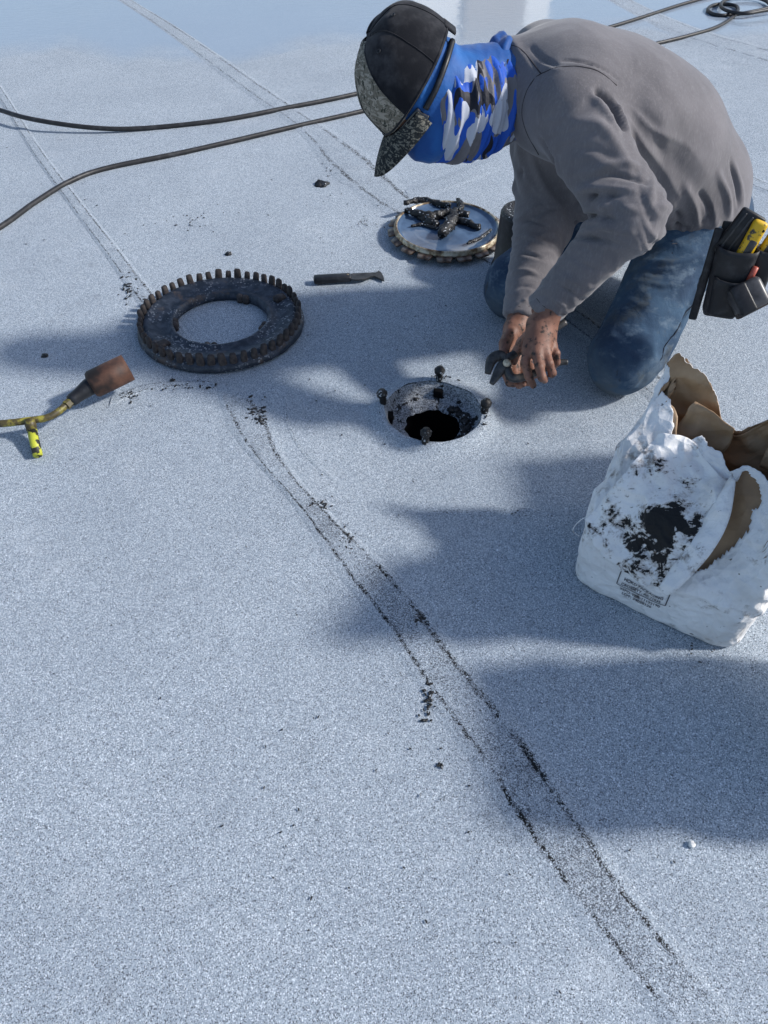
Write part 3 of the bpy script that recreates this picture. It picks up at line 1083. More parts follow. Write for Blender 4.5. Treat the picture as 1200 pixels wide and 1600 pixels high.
# ------------------------------------------------------------------ hoses
def build_hoses():
    R = 0.0093
    pts = [(-120, 130, .05), (0, 172, .045), (60, 188, .040), (150, 200, .02), (230, 200, .009), (350, 187, .009), (450, 168, .009), (550, 148, .009), (700, 112, .009), (820, 80, .009), (940, 46, .009), (1000, 28, .009), (1075, 4, .009), (1160, -18, .009)]
    P = [on_ground(x, y, z) for x, y, z in pts]
    v, f = tube_geo(catmull(P, 16), R, 12)
    tag(mesh_obj('hose', v, f, M['hose']), 'black hose lifting off the roof at the left edge, farther of the two', 'hose', 'torch hoses across the roof')
    pts = [(-90, 405, .009), (0, 355, .009), (55, 316, .009), (110, 283, .009), (170, 262, .009), (300, 235, .009), (450, 200, .009), (560, 175, .009), (700, 142, .009), (850, 108, .009), (1008, 72, .009), (1075, 56, .009), (1120, 42, .009), (1148, 24, .010)]
    P = [on_ground(x, y, z) for x, y, z in pts]
    # loose coil at its end
    def loop(cx, cy, rx, ry, a0, a1, n, z0, z1):
        out = []
        for k in range(n):
            a = a0 + (a1 - a0) * k / (n - 1)
            q = on_ground(cx + rx * math.cos(a), cy - ry * math.sin(a), z0 + (z1 - z0) * k / (n - 1))
            out.append(q)
        return out
    P += loop(1130, 15, 24, 9, 0.3, math.pi * 2 - 0.9, 8, 0.012, 0.010)
    P += [on_ground(1165, 20, 0.012)] + loop(1164, 8, 38, 13, -0.3, math.pi * 1.75, 9, 0.014, 0.030) + [on_ground(1215, 14, 0.03), on_ground(1280, 10, 0.02)]
    v, f = tube_geo(catmull(P, 14), R, 12)
    tag(mesh_obj('hose', v, f, M['hose']), 'black hose running flat across the roof into a loose coil, nearer of the two', 'hose', 'torch hoses across the roof')


build_hoses()


# ------------------------------------------------------------------ the kneeling worker
SH_N, EL_N, WR_N = at_depth(890, 172, 1.56), at_depth(985, 338, 1.56), at_depth(850, 484, 1.71)
SH_F, EL_F, WR_F = A(0.37, 2.00, 0.63), at_depth(850, 345, 1.86), at_depth(812, 496, 1.83)
HEAD = at_depth(640, 124, 1.58)
H_F = unit([-0.50, -0.37, -0.79])                    # where the face looks: down at the drain
_u = A(-0.80, -0.02, 0.58); H_U = unit(_u - H_F * np.dot(_u, H_F))
H_L = np.cross(H_U, H_F)                             # towards the worker's left, the near side
NECK = at_depth(790, 128, 1.66)
SPINE = [A(0.795, 1.965, 0.27), A(0.755, 1.945, 0.385), A(0.645, 1.905, 0.505), A(0.51, 1.85, 0.595), A(0.385, 1.805, 0.635)]
KN_N, KN_F = A(0.588, 1.590, 0.088), A(0.362, 1.94, 0.088)
HP_N, HP_F = A(0.775, 1.865, 0.27), A(0.71, 2.12, 0.28)
FT_N, FT_F = A(0.83, 1.96, 0.075), A(0.66, 2.28, 0.075)


_h = [at_depth(1010, 390, 1.74), at_depth(1110, 384, 1.80), at_depth(1172, 335, 2.02)]
_n = unit(np.cross(_h[1] - _h[0], _h[2] - _h[0]))
HEM = (_h[0], _n if _n[2] < 0 else -_n)


def torso_sdf(P, off=0.0):
    d = None
    specs = [(SPINE[0], (0.135, 0.178, 0.135), (0.1, 0, 1)), (SPINE[1], (0.13, 0.172, 0.150), (-0.35, 0, 1)), (SPINE[2], (0.155, 0.182, 0.150), (-0.8, -0.1, 0.8)),
             (SPINE[3], (0.15, 0.198, 0.135), (-1, -0.1, 0.35)), (SPINE[4], (0.115, 0.170, 0.110), (-1, -0.05, 0.2))]
    for c, r, axis in specs:
        ax = unit(axis)
        lat = unit(np.cross([0, 0, 1], ax) if abs(ax[2]) < 0.95 else A(0.15, 1, 0))
        if lat[1] < 0: lat = -lat
        dor = np.cross(ax, lat)
        q = ell(P, c, (r[0] + off, r[1] + off, r[2] + off), ax, lat, dor)
        d = q if d is None else smin(d, q, 0.09)
    # sagging shirt front between chest and lap
    d = smin(d, ell(P, A(0.56, 1.86, 0.44), (0.15 + off, 0.15 + off, 0.13 + off)), 0.08)
    d = smin(d, cone(P, SPINE[4], NECK, 0.098 + off, 0.080 + off), 0.07)
    d = smin(d, cone(P, SH_N + A(0.02, 0.06, 0), SPINE[4], 0.085 + off, 0.09 + off), 0.06)
    d = smin(d, cone(P, SH_F, SPINE[4], 0.085 + off, 0.09 + off), 0.06)
    return d


def arm_sdf(P, s, e, w, off=0.0):
    d = smin(cone(P, s, e, 0.080 + off, 0.066 + off), cone(P, e, w, 0.064 + off, 0.040 + off), 0.025)
    return smin(d, cone(P, e + (e - s) * 0.02, e + (e - w) * 0.02, 0.056 + off, 0.055 + off), 0.03)


def shirt_base(P):
    t = smax(torso_sdf(P), plane(P, HEM[0], HEM[1]), 0.008)
    near = arm_sdf(P, SH_N, EL_N, WR_N)
    far = arm_sdf(P, SH_F, EL_F, WR_F)
    ax = unit(WR_N - EL_N)
    near = smax(near, plane(P, WR_N + ax * 0.006, ax), 0.006)
    ax = unit(WR_F - EL_F)
    far = smax(far, plane(P, WR_F + ax * 0.004, ax), 0.006)
    d = smin(t, near, 0.035)
    d = smin(d, far, 0.03)
    n = unit(NECK - SPINE[4]) * 1.0
    d = smax(d, plane(P, NECK + A(-0.012, 0, 0.0), unit([-1, -0.12, 0.12])) , 0.008)
    # hem
    return d


def build_person():
    # ---------------- body: head, neck, trunk, arms, with finer hands joined on
    def body(P):
        d = ell(P, HEAD - H_U * 0.01, (0.094, 0.075, 0.098), H_F, H_L, H_U)
        d = smin(d, ell(P, HEAD + H_F * 0.035 - H_U * 0.075, (0.070, 0.058, 0.060), H_F, H_L, H_U), 0.03)
        d = smin(d, cone(P, HEAD + H_F * 0.092 - H_U * 0.005, HEAD + H_F * 0.118 - H_U * 0.040, 0.010, 0.016), 0.015)   # nose
        d = smin(d, ell(P, HEAD + H_F * 0.094 - H_U * 0.066, (0.016, 0.026, 0.010), H_F, H_L, H_U), 0.012)               # mouth
        d = smin(d, ell(P, HEAD + H_F * 0.075 - H_U * 0.030 + H_L * 0.034, (0.026, 0.024, 0.022), H_F, H_L, H_U), 0.02)  # cheeks
        d = smin(d, ell(P, HEAD + H_F * 0.075 - H_U * 0.030 - H_L * 0.034, (0.026, 0.024, 0.022), H_F, H_L, H_U), 0.02)
        for s in (-1, 1):
            d = smin(d, ell(P, HEAD - H_F * 0.008 - H_U * 0.02 + H_L * s * 0.070, (0.016, 0.008, 0.028), H_F, H_L, H_U), 0.008)
            d = smax(d, -ell(P, HEAD + H_F * 0.098 + H_L * s * 0.032, (0.014, 0.017, 0.011), H_F, H_L, H_U), 0.01)
        d = smin(d, cone(P, HEAD - H_U * 0.06 - H_F * 0.01, NECK + A(0.03, 0.01, -0.01), 0.060, 0.062), 0.04)
        d = smin(d, torso_sdf(P, -0.022), 0.04)
        for s, e, w in ((SH_N, EL_N, WR_N), (SH_F, EL_F, WR_F)):
            d = smin(d, cone(P, s, e, 0.056, 0.046), 0.03)
            d = smin(d, cone(P, e, w, 0.043, 0.028), 0.02)
        d = smin(d, cone(P, HP_N, KN_N, 0.068, 0.05), 0.04)
        d = smin(d, cone(P, HP_F, KN_F, 0.068, 0.05), 0.04)
        d = smin(d, cone(P, KN_N, FT_N, 0.045, 0.035), 0.03)
        d = smin(d, cone(P, KN_F, FT_F, 0.045, 0.035), 0.03)
        return d
    V, F = surface_net(body, (-0.12, 1.35, 0.02), (1.0, 2.42, 0.86), 0.0065)

    def finger(P, d, pts, r):
        for i in range(len(pts) - 1):
            d = smin(d, cone(P, pts[i], pts[i + 1], r[i], r[i + 1]), 0.0035 if i else 0.007)
        return d

    HN = hand_near_points(); HF = hand_far_points()

    def hand(H):
        def f(P):
            d = cone(P, H['wrist0'], H['wrist1'], 0.031, 0.029)
            for a, b, ra, rb in H['palm']:
                d = smin(d, cone(P, a, b, ra, rb), 0.014)
            for pts, r in H['fingers']:
                d = np.minimum(d, smin(d, finger(P, np.full_like(d, 9.0), pts, r), 0.008))
            for pts in H['knuckles']:
                d = smin(d, ell(P, pts, (0.0085, 0.0085, 0.0085)), 0.008)
            return d
        allp = np.array([H['wrist0'], H['wrist1']] + [p for pts, r in H['fingers'] for p in pts] + [q for t in H['palm'] for q in t[:2]])
        return surface_net(f, allp.min(0) - 0.045, allp.max(0) + 0.045, 0.0022)
    VV, FF = [V], [F]
    b = len(V)
    for H in (HN, HF):
        v, f = hand(H)
        VV.append(v); FF.append(f + b); b += len(v)
    person = mesh_obj('person', np.vstack(VV), np.vstack(FF), M['skin'])
    tag(person, 'kneeling worker in grey long sleeve shirt, jeans and cap, bent over the roof drain', 'person')

    # ---------------- shirt
    V, F = surface_net(shirt_base, (0.16, 1.33, 0.10), (1.02, 2.18, 0.86), 0.0045)
    N = sdf_normal(shirt_base, V)
    hit = lambda pl: [ray_hit(shirt_base, *p) for p in pl]
    D = np.zeros(len(V))
    folds = [
        # inner elbow
        ([(902, 318), (925, 308), (965, 306)], -0.015, 0.009), ([(900, 300), (930, 292), (990, 300)], 0.009, 0.009), ([(912, 332), (945, 322), (995, 330)], 0.010, 0.009), ([(900, 348), (920, 338), (960, 342)], -0.013, 0.008), ([(905, 285), (960, 274), (1010, 290)], -0.008, 0.010), ([(915, 362), (945, 356), (985, 362)], 0.007, 0.009), ([(935, 262), (965, 256), (995, 262)], 0.006, 0.010), ([(895, 372), (925, 372), (965, 380)], -0.008, 0.008),
        # armpit and sleeve
        ([(935, 145), (958, 165), (974, 200)], -0.024, 0.012), ([(925, 150), (945, 175), (965, 205)], 0.010, 0.010), ([(930, 190), (955, 215), (985, 260)], 0.008, 0.013), ([(890, 190), (925, 195), (950, 210)], 0.006, 0.014), ([(880, 230), (930, 235), (975, 262)], -0.004, 0.014),
        ([(845, 215), (868, 260), (885, 300)], -0.008, 0.010), ([(830, 240), (850, 290), (880, 330)], 0.006, 0.012), ([(800, 215), (815, 270), (850, 320)], -0.006, 0.011), ([(785, 150), (795, 220), (820, 290)], 0.005, 0.012), ([(780, 230), (800, 290), (835, 330)], 0.006, 0.010),
        # forearm, cuff
        ([(860, 435), (890, 455), (915, 470)], -0.005, 0.006), ([(850, 450), (875, 472), (895, 482)], 0.005, 0.006), ([(868, 420), (895, 438), (930, 448)], 0.005, 0.007), ([(885, 395), (915, 415), (950, 425)], -0.004, 0.008), ([(838, 470), (860, 488), (880, 495)], -0.004, 0.004),
        # shirt tail gathered over the hip
        ([(1015, 300), (1035, 325), (1050, 355)], 0.010, 0.013), ([(1070, 290), (1085, 320), (1092, 350)], 0.009, 0.011), ([(1092, 300), (1105, 320), (1110, 345)], -0.008, 0.010), ([(1040, 310), (1060, 335), (1075, 360)], -0.008, 0.011), ([(1020, 345), (1060, 352), (1105, 340)], -0.009, 0.010), ([(1030, 362), (1075, 366), (1120, 348)], 0.008, 0.009), ([(1120, 270), (1135, 300), (1140, 335)], 0.008, 0.011), ([(1140, 250), (1150, 285), (1152, 320)], -0.007, 0.009), ([(1015, 378), (1065, 382), (1115, 370)], -0.005, 0.006),
        # back, pulled from shoulder
        ([(830, 75), (850, 95), (870, 105)], -0.005, 0.008), ([(805, 70), (825, 100), (845, 130)], 0.005, 0.009), ([(880, 95), (920, 100), (965, 125)], -0.005, 0.006), ([(990, 150), (1030, 220), (1040, 280)], -0.003, 0.022), ([(1000, 100), (1060, 165), (1090, 230)], 0.003, 0.025),
        # far sleeve
        ([(800, 350), (825, 345), (850, 352)], -0.005, 0.006), ([(800, 372), (830, 372), (850, 380)], 0.005, 0.007), ([(802, 400), (825, 398), (845, 405)], -0.005, 0.006), ([(803, 428), (825, 424), (840, 430)], 0.005, 0.006), ([(805, 452), (820, 448), (835, 452)], -0.004, 0.005), ([(806, 474), (820, 470), (832, 474)], 0.004, 0.004),
    ]
    for pl, amp, w in folds:
        D += fold(V, hit(pl), amp * (1.5 if amp < 0 else 1.3), w * (0.62 if amp < 0 else 0.85))
        D += fold(V, hit([(x + 7, y + 7) for x, y in pl]), -amp * 0.45, w * 0.8)
    for a, b, amp in ((EL_N, WR_N, 0.0045), (EL_F, WR_F, 0.0045), (SH_N, EL_N, 0.0032)):
        ax = unit(b - a); e1 = unit(np.cross(ax, [0, 0, 1])); e2 = np.cross(ax, e1)
        dd, tt = seg_dist(V, a, b)
        m = np.where((dd < 0.10) & (tt > 0.02))[0]
        L = np.linalg.norm(b - a)
        for i in m:
            ang = math.atan2((V[i] - a) @ e2, (V[i] - a) @ e1)
            q = Vector((math.cos(ang) * 0.7, math.sin(ang) * 0.7, tt[i] * L * 34 + 0.8 * math.sin(ang * 2)))
            D[i] += amp * (0.45 - abs(mnoise.noise(q)) * 1.6) * min(1, max(0, (0.095 - dd[i]) / 0.02))
    pit = ray_hit(shirt_base, 968, 195)
    for i in range(len(V)):
        q = V[i] - pit
        r = math.sqrt(q @ q)
        if q[0] > -0.02 and r < 0.42:
            an = math.atan2(q[2] - 0.5 * q[1], q[0] + 1e-6)
            k = mnoise.noise(Vector((an * 5.5, r * 3.0, 2.0)))
            D[i] += 0.0058 * (0.35 - abs(k) * 1.5) * min(1, max(0, r - 0.02) / 0.06) * min(1, (0.42 - r) / 0.15) * min(1, max(0, q[0] - 0.015) / 0.06) * min(1, max(0, 0.10 - q[2]) / 0.08)
    for i in range(len(V)):
        p = V[i]
        D[i] += 0.0035 * mnoise.noise(Vector((p[0] * 9, p[1] * 9, p[2] * 6))) + 0.0016 * (1 - abs(mnoise.noise(Vector((p[0] * 22, p[1] * 22, p[2] * 13 + 5))))) 
    V2 = V + N * D[:, None]
    shirt = mesh_obj('shirt', V2, F, M['shirt'], person)
    shirt['label'] = 'grey long sleeve cotton shirt'

    def disp_sdf_point(px, py):
        p = ray_hit(shirt_base, px, py)
        k = np.argmin(((V - p) ** 2).sum(1))
        return p + N[k] * (D[k] + 0.0004)

    def seam(pl, r=0.0013, mat='shirt_seam', nm='seam'):
        pts = []
        pl = catmull(np.array(pl, float), 8)
        for q in pl: pts.append(disp_sdf_point(*q))
        pts = np.array(pts)
        for _ in range(2): pts[1:-1] = (pts[:-2] + 2 * pts[1:-1] + pts[2:]) / 4
        v, f = tube_geo(pts, r, 6)
        mesh_obj(nm, v, f, M[mat], shirt)
    seam([(846, 116), (872, 107), (905, 105), (938, 114), (963, 134)])
    seam([(846, 116), (826, 138), (816, 172), (822, 205), (842, 240)])
    seam([(797, 70), (820, 84), (846, 116)])
    seam([(797, 58), (795, 75), (787, 85)], 0.0016)
    seam([(1048, 380), (1075, 380), (1100, 374), (1120, 362)], 0.0008, nm='hem_stitch')
    seam([(1048, 376), (1075, 376), (1100, 370), (1120, 358)], 0.0008, nm='hem_stitch')
    seam([(838, 466), (852, 480), (868, 488), (884, 490)], 0.0009, nm='cuff_stitch')
    seam([(806, 478), (816, 480), (828, 478)], 0.0009, nm='cuff_stitch')

    # ---------------- collar of the shirt
    # ---------------- jeans
    def jeans_base(P):
        d = torso_sdf(P, -0.012)
        d = smax(d, plane(P, A(0.77, 1.9, 0.37), (0.1, 0, 1)), 0.01)
        d = smin(d, smin(cone(P, HP_N, KN_N + A(0.015, 0.02, 0.012), 0.108, 0.084), cone(P, KN_N, FT_N, 0.080, 0.058), 0.03), 0.04)
        d = smin(d, smin(cone(P, HP_F, KN_F + A(0.01, 0.01, 0.012), 0.108, 0.082), cone(P, KN_F, FT_F, 0.080, 0.058), 0.03), 0.04)
        d = smin(d, ell(P, A(0.85, 2.02, 0.24), (0.13, 0.20, 0.15)), 0.05)
        return smax(d, -plane(P, A(0, 0, 0.004), (0, 0, 1)), 0.012)
    V, F = surface_net(jeans_base, (0.2, 1.45, -0.02), (1.08, 2.45, 0.47), 0.005)
    N = sdf_normal(jeans_base, V)
    hit = lambda pl: [ray_hit(jeans_base, *p) for p in pl]
    D = np.zeros(len(V))
    for pl, amp, w in [
        ([(985, 425), (1035, 428), (1095, 415)], -0.006, 0.008), ([(985, 440), (1035, 446), (1085, 440)], 0.005, 0.008), ([(1000, 410), (1050, 410), (1100, 400)], 0.005, 0.009),
        ([(965, 520), (990, 545), (1020, 550)], -0.004, 0.010), ([(940, 540), (975, 560), (1010, 558)], 0.004, 0.010), ([(1075, 480), (1055, 520), (1030, 555)], -0.010, 0.010), ([(1060, 500), (1040, 540), (1012, 580)], 0.007, 0.008), ([(1040, 555), (1020, 580), (1000, 600)], -0.008, 0.008), ([(1060, 530), (1045, 560), (1028, 580)], 0.006, 0.008),
        ([(1090, 455), (1078, 480), (1062, 500)], 0.007, 0.009), ([(975, 465), (1010, 480), (1050, 470)], 0.003, 0.012), ([(770, 440), (785, 455), (800, 450)], 0.003, 0.010)]:
        D += fold(V, hit(pl), amp * 1.5, w * 0.85)
    for i in range(len(V)):
        p = V[i]
        D[i] += 0.004 * mnoise.noise(Vector((p[0] * 8, p[1] * 8, p[2] * 10 + 2))) + 0.0065 * (0.35 - abs(mnoise.noise(Vector((p[0] * 10, p[1] * 10, p[2] * 22)))))
    V2 = V + N * D[:, None]
    V2[:, 2] = np.maximum(V2[:, 2], 0.001)
    jeans = mesh_obj('jeans', V2, F, M['denim'], person)
    jeans['label'] = 'worn blue denim jeans'
    pts = np.array([ray_hit(jeans_base, *q) for q in catmull(np.array([(1098, 425), (1085, 465), (1062, 500), (1040, 535), (1030, 565)], float), 8)])
    k = [np.argmin(((V - p) ** 2).sum(1)) for p in pts]
    pts = np.array([p + N[i] * (D[i] + 0.0006) for p, i in zip(pts, k)])
    v, f = tube_geo(pts, 0.0016, 6)
    mesh_obj('side_seam', v, f, M['stitch'], jeans)

    # ---------------- boots under the seat
    for ft, kn in ((FT_N, KN_N), (FT_F, KN_F)):
        ax = unit((ft - kn) * A(1, 1, 0))
        def boot(P, ft=ft, ax=ax):
            d = cone(P, ft + ax * 0.02 + A(0, 0, 0.01), ft + ax * 0.13 + A(0, 0, -0.025), 0.052, 0.042)
            d = smin(d, cone(P, ft - ax * 0.02, ft + ax * 0.04 + A(0, 0, .02), 0.055, 0.05), 0.02)
            return smax(d, -plane(P, A(0, 0, 0.003), (0, 0, 1)), 0.005)
        v, f = surface_net(boot, ft - 0.2, ft + 0.25, 0.009)
        mesh_obj('boot', v, f, M['boot'], person)

    # ---------------- head cover, neck gaiter, blue collar
    def hood(P):
        d = ell(P, HEAD - H_U * 0.012, (0.100, 0.083, 0.096), H_F, H_L, H_U)
        d = smin(d, ell(P, HEAD + H_F * 0.032 - H_U * 0.085, (0.090, 0.074, 0.070), H_F, H_L, H_U), 0.03)
        d = smin(d, cone(P, HEAD - H_U * 0.06 - H_F * 0.012, NECK + A(0.02, 0.0, 0.0), 0.078, 0.074), 0.03)
        # opening for the eyes and nose
        return smax(d, -ell(P, HEAD + H_F * 0.115 + H_U * 0.006, (0.05, 0.062, 0.050), H_F, H_L, H_U), 0.006)
    V, F = surface_net(hood, HEAD - 0.27, np.maximum(HEAD, NECK) + 0.17, 0.005)
    N = sdf_normal(hood, V)
    D = np.zeros(len(V))
    for pl, amp, w in [([(652, 108), (640, 150), (630, 185)], -0.006, 0.006), ([(672, 100), (660, 140), (655, 180)], 0.005, 0.007), ([(700, 60), (710, 80), (705, 100)], 0.004, 0.008)]:
        D += fold(V, [ray_hit(hood, *p) for p in pl], amp, w)
    for i in range(len(V)):
        D[i] += 0.003 * mnoise.noise(Vector(V[i] * 16)) + 0.005 * (0.4 - abs(mnoise.noise(Vector((V[i][0] * 30, V[i][1] * 9, V[i][2] * 9)))))
    hd = mesh_obj('head_cover', V + N * D[:, None], F, M['blue'], person)
    hd['label'] = 'royal blue cloth hood over head and neck'

    # camouflage gaiter hanging round jaw and neck: axis runs from the jaw back to the collar
    a, b = HEAD - H_U * 0.085 + H_F * 0.040, NECK + A(-0.012, -0.01, -0.045)
    gx = unit(b - a)
    gl = unit(H_L - gx * np.dot(H_L, gx)); gd = np.cross(gx, gl)
    if np.dot(gd, H_F) < 0: gd = -gd

    def gaiter(P):
        mid = (a + b) / 2 - gd * 0.030
        d = ell(P, mid + gd * 0.010, (0.185, 0.106, 0.112), gx, gl, gd)
        d = smax(d, plane(P, a - gx * 0.026, -gx), 0.012)
        d = smax(d, plane(P, b + gx * 0.012, gx), 0.012)
        # the back of the neck stays bare of it
        return smax(d, plane(P, mid - gd * 0.078, -gd), 0.02)
    V, F = surface_net(gaiter, (a + b) / 2 - 0.2, (a + b) / 2 + 0.2, 0.0045)
    N = sdf_normal(gaiter, V)
    t = (V - a) @ gx; w = (V - a) @ gd
    D = 0.0055 * np.sin(t * 190 + 1.2 * np.sin(w * 30)) * (0.6 + 0.4 * np.sin(t * 61)) + 0.003 * np.sin(t * 330 + w * 40)
    for i in range(len(V)):
        D[i] += 0.006 * mnoise.noise(Vector(V[i] * 14))
    D *= np.clip((((V - (a + b) / 2) @ gd) + 0.108) / 0.05, 0.0, 1)
    ga = mesh_obj('neck_gaiter', V + N * D[:, None], F, M['camo_blue'], person)
    ga['label'] = 'blue, grey and white camouflage neck gaiter'

    def collar(P):
        c = NECK + A(-0.004, 0.0, -0.012)
        d = ell(P, c, (0.036, 0.096, 0.098), (1, 0, 0), (0, 1, 0), (0, 0, 1))
        return smin(d, ell(P, c + A(-0.018, 0.01, 0.010), (0.022, 0.089, 0.091)), 0.012)
    V, F = surface_net(collar, NECK - 0.16, NECK + 0.16, 0.005)
    N = sdf_normal(collar, V)
    ang = np.arctan2(V[:, 2] - NECK[2], V[:, 1] - NECK[1])
    D = 0.004 * np.sin(V[:, 0] * 210 + 2 * np.sin(ang * 3)) + 0.003 * np.sin(ang * 9 + V[:, 0] * 90)
    mesh_obj('collar', V + N * D[:, None], F, M['blue'], person)

    # ---------------- cap
    cc = HEAD + H_U * 0.000 - H_F * 0.004
    hx, hy, hz = H_F, H_L, H_U
    nA, nB = 96, 22
    def crown_pt(a, t):
        """a: angle from the front, t: 0 rim .. 1 top"""
        r = math.cos(t * math.pi / 2) ** 0.62
        x = 0.118 * r * math.cos(a); y = 0.096 * r * math.sin(a)
        z = -0.012 + 0.124 * math.sin(t * math.pi / 2) ** 0.95
        back = max(0, -math.cos(a))
        z += 0.016 * back * (1 - t) ** 2 * 0
        x -= 0.014 * t * (1 - t) * 2
        # pinched corner high at the back, dent in the top
        q = Vector((math.cos(a) * 1.3, math.sin(a) * 1.3, t * 1.5))
        z += 0.006 * mnoise.noise(q * 1.7) * min(1, t * 4)
        k = 1 + 0.03 * mnoise.noise(q * 2.1 + Vector((3, 1, 2)))
        return A(x * k - 0.020 * max(0, t - 0.35) * (1 if True else 0), y * k, z)
    def panel(a0, a1, name, mat, n):
        V, F = [], []
        for j in range(nB + 1):
            t = j / nB * 0.985
            for i in range(n + 1):
                a = a0 + (a1 - a0) * i / n
                e = min(i, n - i) / n
                p = crown_pt(a, t)
                p = p * (1 + 0.012 * min(1, e * 5)) if t > 0 else p
                V.append(p)
        for j in range(nB):
            for i in range(n):
                k = j * (n + 1) + i
                F.append((k, k + 1, k + n + 2, k + n + 1))
        return mesh_obj(name, frame_xf(V, cc, hx, hy, hz), F, mat, cap_o)
    cap_o = mesh_obj('cap', *cap_shell(crown_pt, cc, hx, hy, hz), M['cap_black'], person)
    cap_o['label'] = 'dirty black cap with camouflage front and brim'
    d = math.radians
    panel(d(-52), d(0), 'front_panel', M['camo_tan'], 12); panel(d(0), d(52), 'front_panel', M['camo_tan'], 12)
    panel(d(52), d(105), 'side_panel', M['cap_black'], 12); panel(d(-105), d(-52), 'side_panel', M['cap_black'], 12)
    panel(d(105), d(152), 'back_panel', M['cap_black'], 12); panel(d(-152), d(-105), 'back_panel', M['cap_black'], 12)
    panel(d(152), d(208), 'back_panel', M['cap_black'], 12)
    # seams between panels, button, eyelets
    for sa in (0, 52, -52, 105, -105, 152, -152):
        pts = np.array([crown_pt(d(sa), j / 24 * 0.97) * 1.004 for j in range(25)])
        v, f = tube_geo(frame_xf(pts, cc, hx, hy, hz), 0.0012, 6)
        mesh_obj('panel_seam', v, f, M['cap_black'], cap_o)
    for sa, tt in ((78, 0.62), (128, 0.62), (-78, 0.62)):
        p = crown_pt(d(sa), tt); n = unit(p + A(0, 0, 0.02))
        x, y, z = ortho(n, (0.3, 0.2, 1))
        pts = np.array([p * 1.012 + 0.0035 * (math.cos(q) * y + math.sin(q) * z) for q in np.linspace(0, 2 * math.pi, 15)])
        v, f = tube_geo(frame_xf(pts, cc, hx, hy, hz), 0.0012, 6)
        mesh_obj('eyelet', v, f, M['black_plastic'], cap_o)
    v, f = tube_geo(frame_xf(np.array([crown_pt(a, 0.0) * 1.004 + A(0, 0, 0.004) for a in np.linspace(0, 2 * math.pi, 80)]), cc, hx, hy, hz), 0.0022, 6)
    mesh_obj('sweatband', v, f, M['cap_black'], cap_o)
    # strap at the back
    V, F = [], []
    for i in range(21):
        a = math.pi + (i / 20 - 0.5) * 1.15
        p = crown_pt(a, 0.0)
        for z in (-0.016, 0.010):
            V.append(A(p[0] * 1.03, p[1] * 1.03, p[2] + z))
    for i in range(20): F.append((2 * i, 2 * i + 2, 2 * i + 3, 2 * i + 1))
    st = mesh_obj('strap', frame_xf(V, cc, hx, hy, hz), F, M['cap_black'], cap_o)
    so = st.modifiers.new('thickness', 'SOLIDIFY'); so.thickness = 0.004
    # brim
    V, F = [], []
    nu, nv = 28, 12
    for j in range(nv + 1):
        for i in range(nu + 1):
            s = i / nu * 2 - 1
            a = s * d(62)
            p0 = crown_pt(a, 0.0)
            ext = 0.078 * (1 - abs(s) ** 2.6) + 0.002
            k = j / nv
            x = p0[0] + ext * k
            y = p0[1] * (1 - 0.04 * k)
            z = p0[2] - 0.004 - 0.018 * k * k - 0.030 * (y / 0.085) ** 2 * (0.3 + 0.7 * k)
            V.append(A(x, y, z))
    for j in range(nv):
        for i in range(nu):
            k = j * (nu + 1) + i
            F.append((k, k + 1, k + nu + 2, k + nu + 1))
    br = mesh_obj('brim', frame_xf(V, cc, hx, hy, hz), F, M['camo_brim'], cap_o)
    so = br.modifiers.new('thickness', 'SOLIDIFY'); so.thickness = 0.004

    # ---------------- sunglasses with strap
    V, F = [], []
    nu, nv = 24, 8
    for j in range(nv + 1):
        for i in range(nu + 1):
            a = (i / nu * 2 - 1) * d(72)
            w = 1 - 0.25 * (abs(a) / d(72)) ** 3
            z = (j / nv - 0.5) * 0.042 * w - 0.036
            V.append(A(0.108 * math.cos(a) ** 0.7 - 0.006 * (j / nv - .5) ** 2, 0.088 * math.sin(a), z))
    for j in range(nv):
        for i in range(nu):
            k = j * (nu + 1) + i
            F.append((k, k + 1, k + nu + 2, k + nu + 1))
    gl_o = mesh_obj('sunglasses', frame_xf(V, HEAD, hx, hy, hz), F, M['lens'], person)
    so = gl_o.modifiers.new('thickness', 'SOLIDIFY'); so.thickness = 0.003
    for s in (-1, 1):
        pts = [A(0.040, s * 0.084, -0.036), A(0.0, s * 0.091, -0.034), A(-0.05, s * 0.080, -0.030), A(-0.095, s * 0.045, -0.03)]
        p = catmull(pts, 8)
        v, f = tube_geo(frame_xf(p, HEAD, hx, hy, hz), 0.0065, 8)
        mesh_obj('glasses_strap', v, f, M['black_plastic'], gl_o)
    return person


def cap_shell(crown_pt, cc, hx, hy, hz):
    """inner lining shell of the cap, closed round"""
    V, F = [], []
    n, m = 64, 14
    for j in range(m + 1):
        for i in range(n):
            V.append(crown_pt(2 * math.pi * i / n, j / m * 0.985) * 0.985)
    for j in range(m):
        for i in range(n):
            F.append((j * n + i, j * n + (i + 1) % n, (j + 1) * n + (i + 1) % n, (j + 1) * n + i))
    F.append(tuple(m * n + i for i in range(n)))
    return frame_xf(V, cc, hx, hy, hz), F


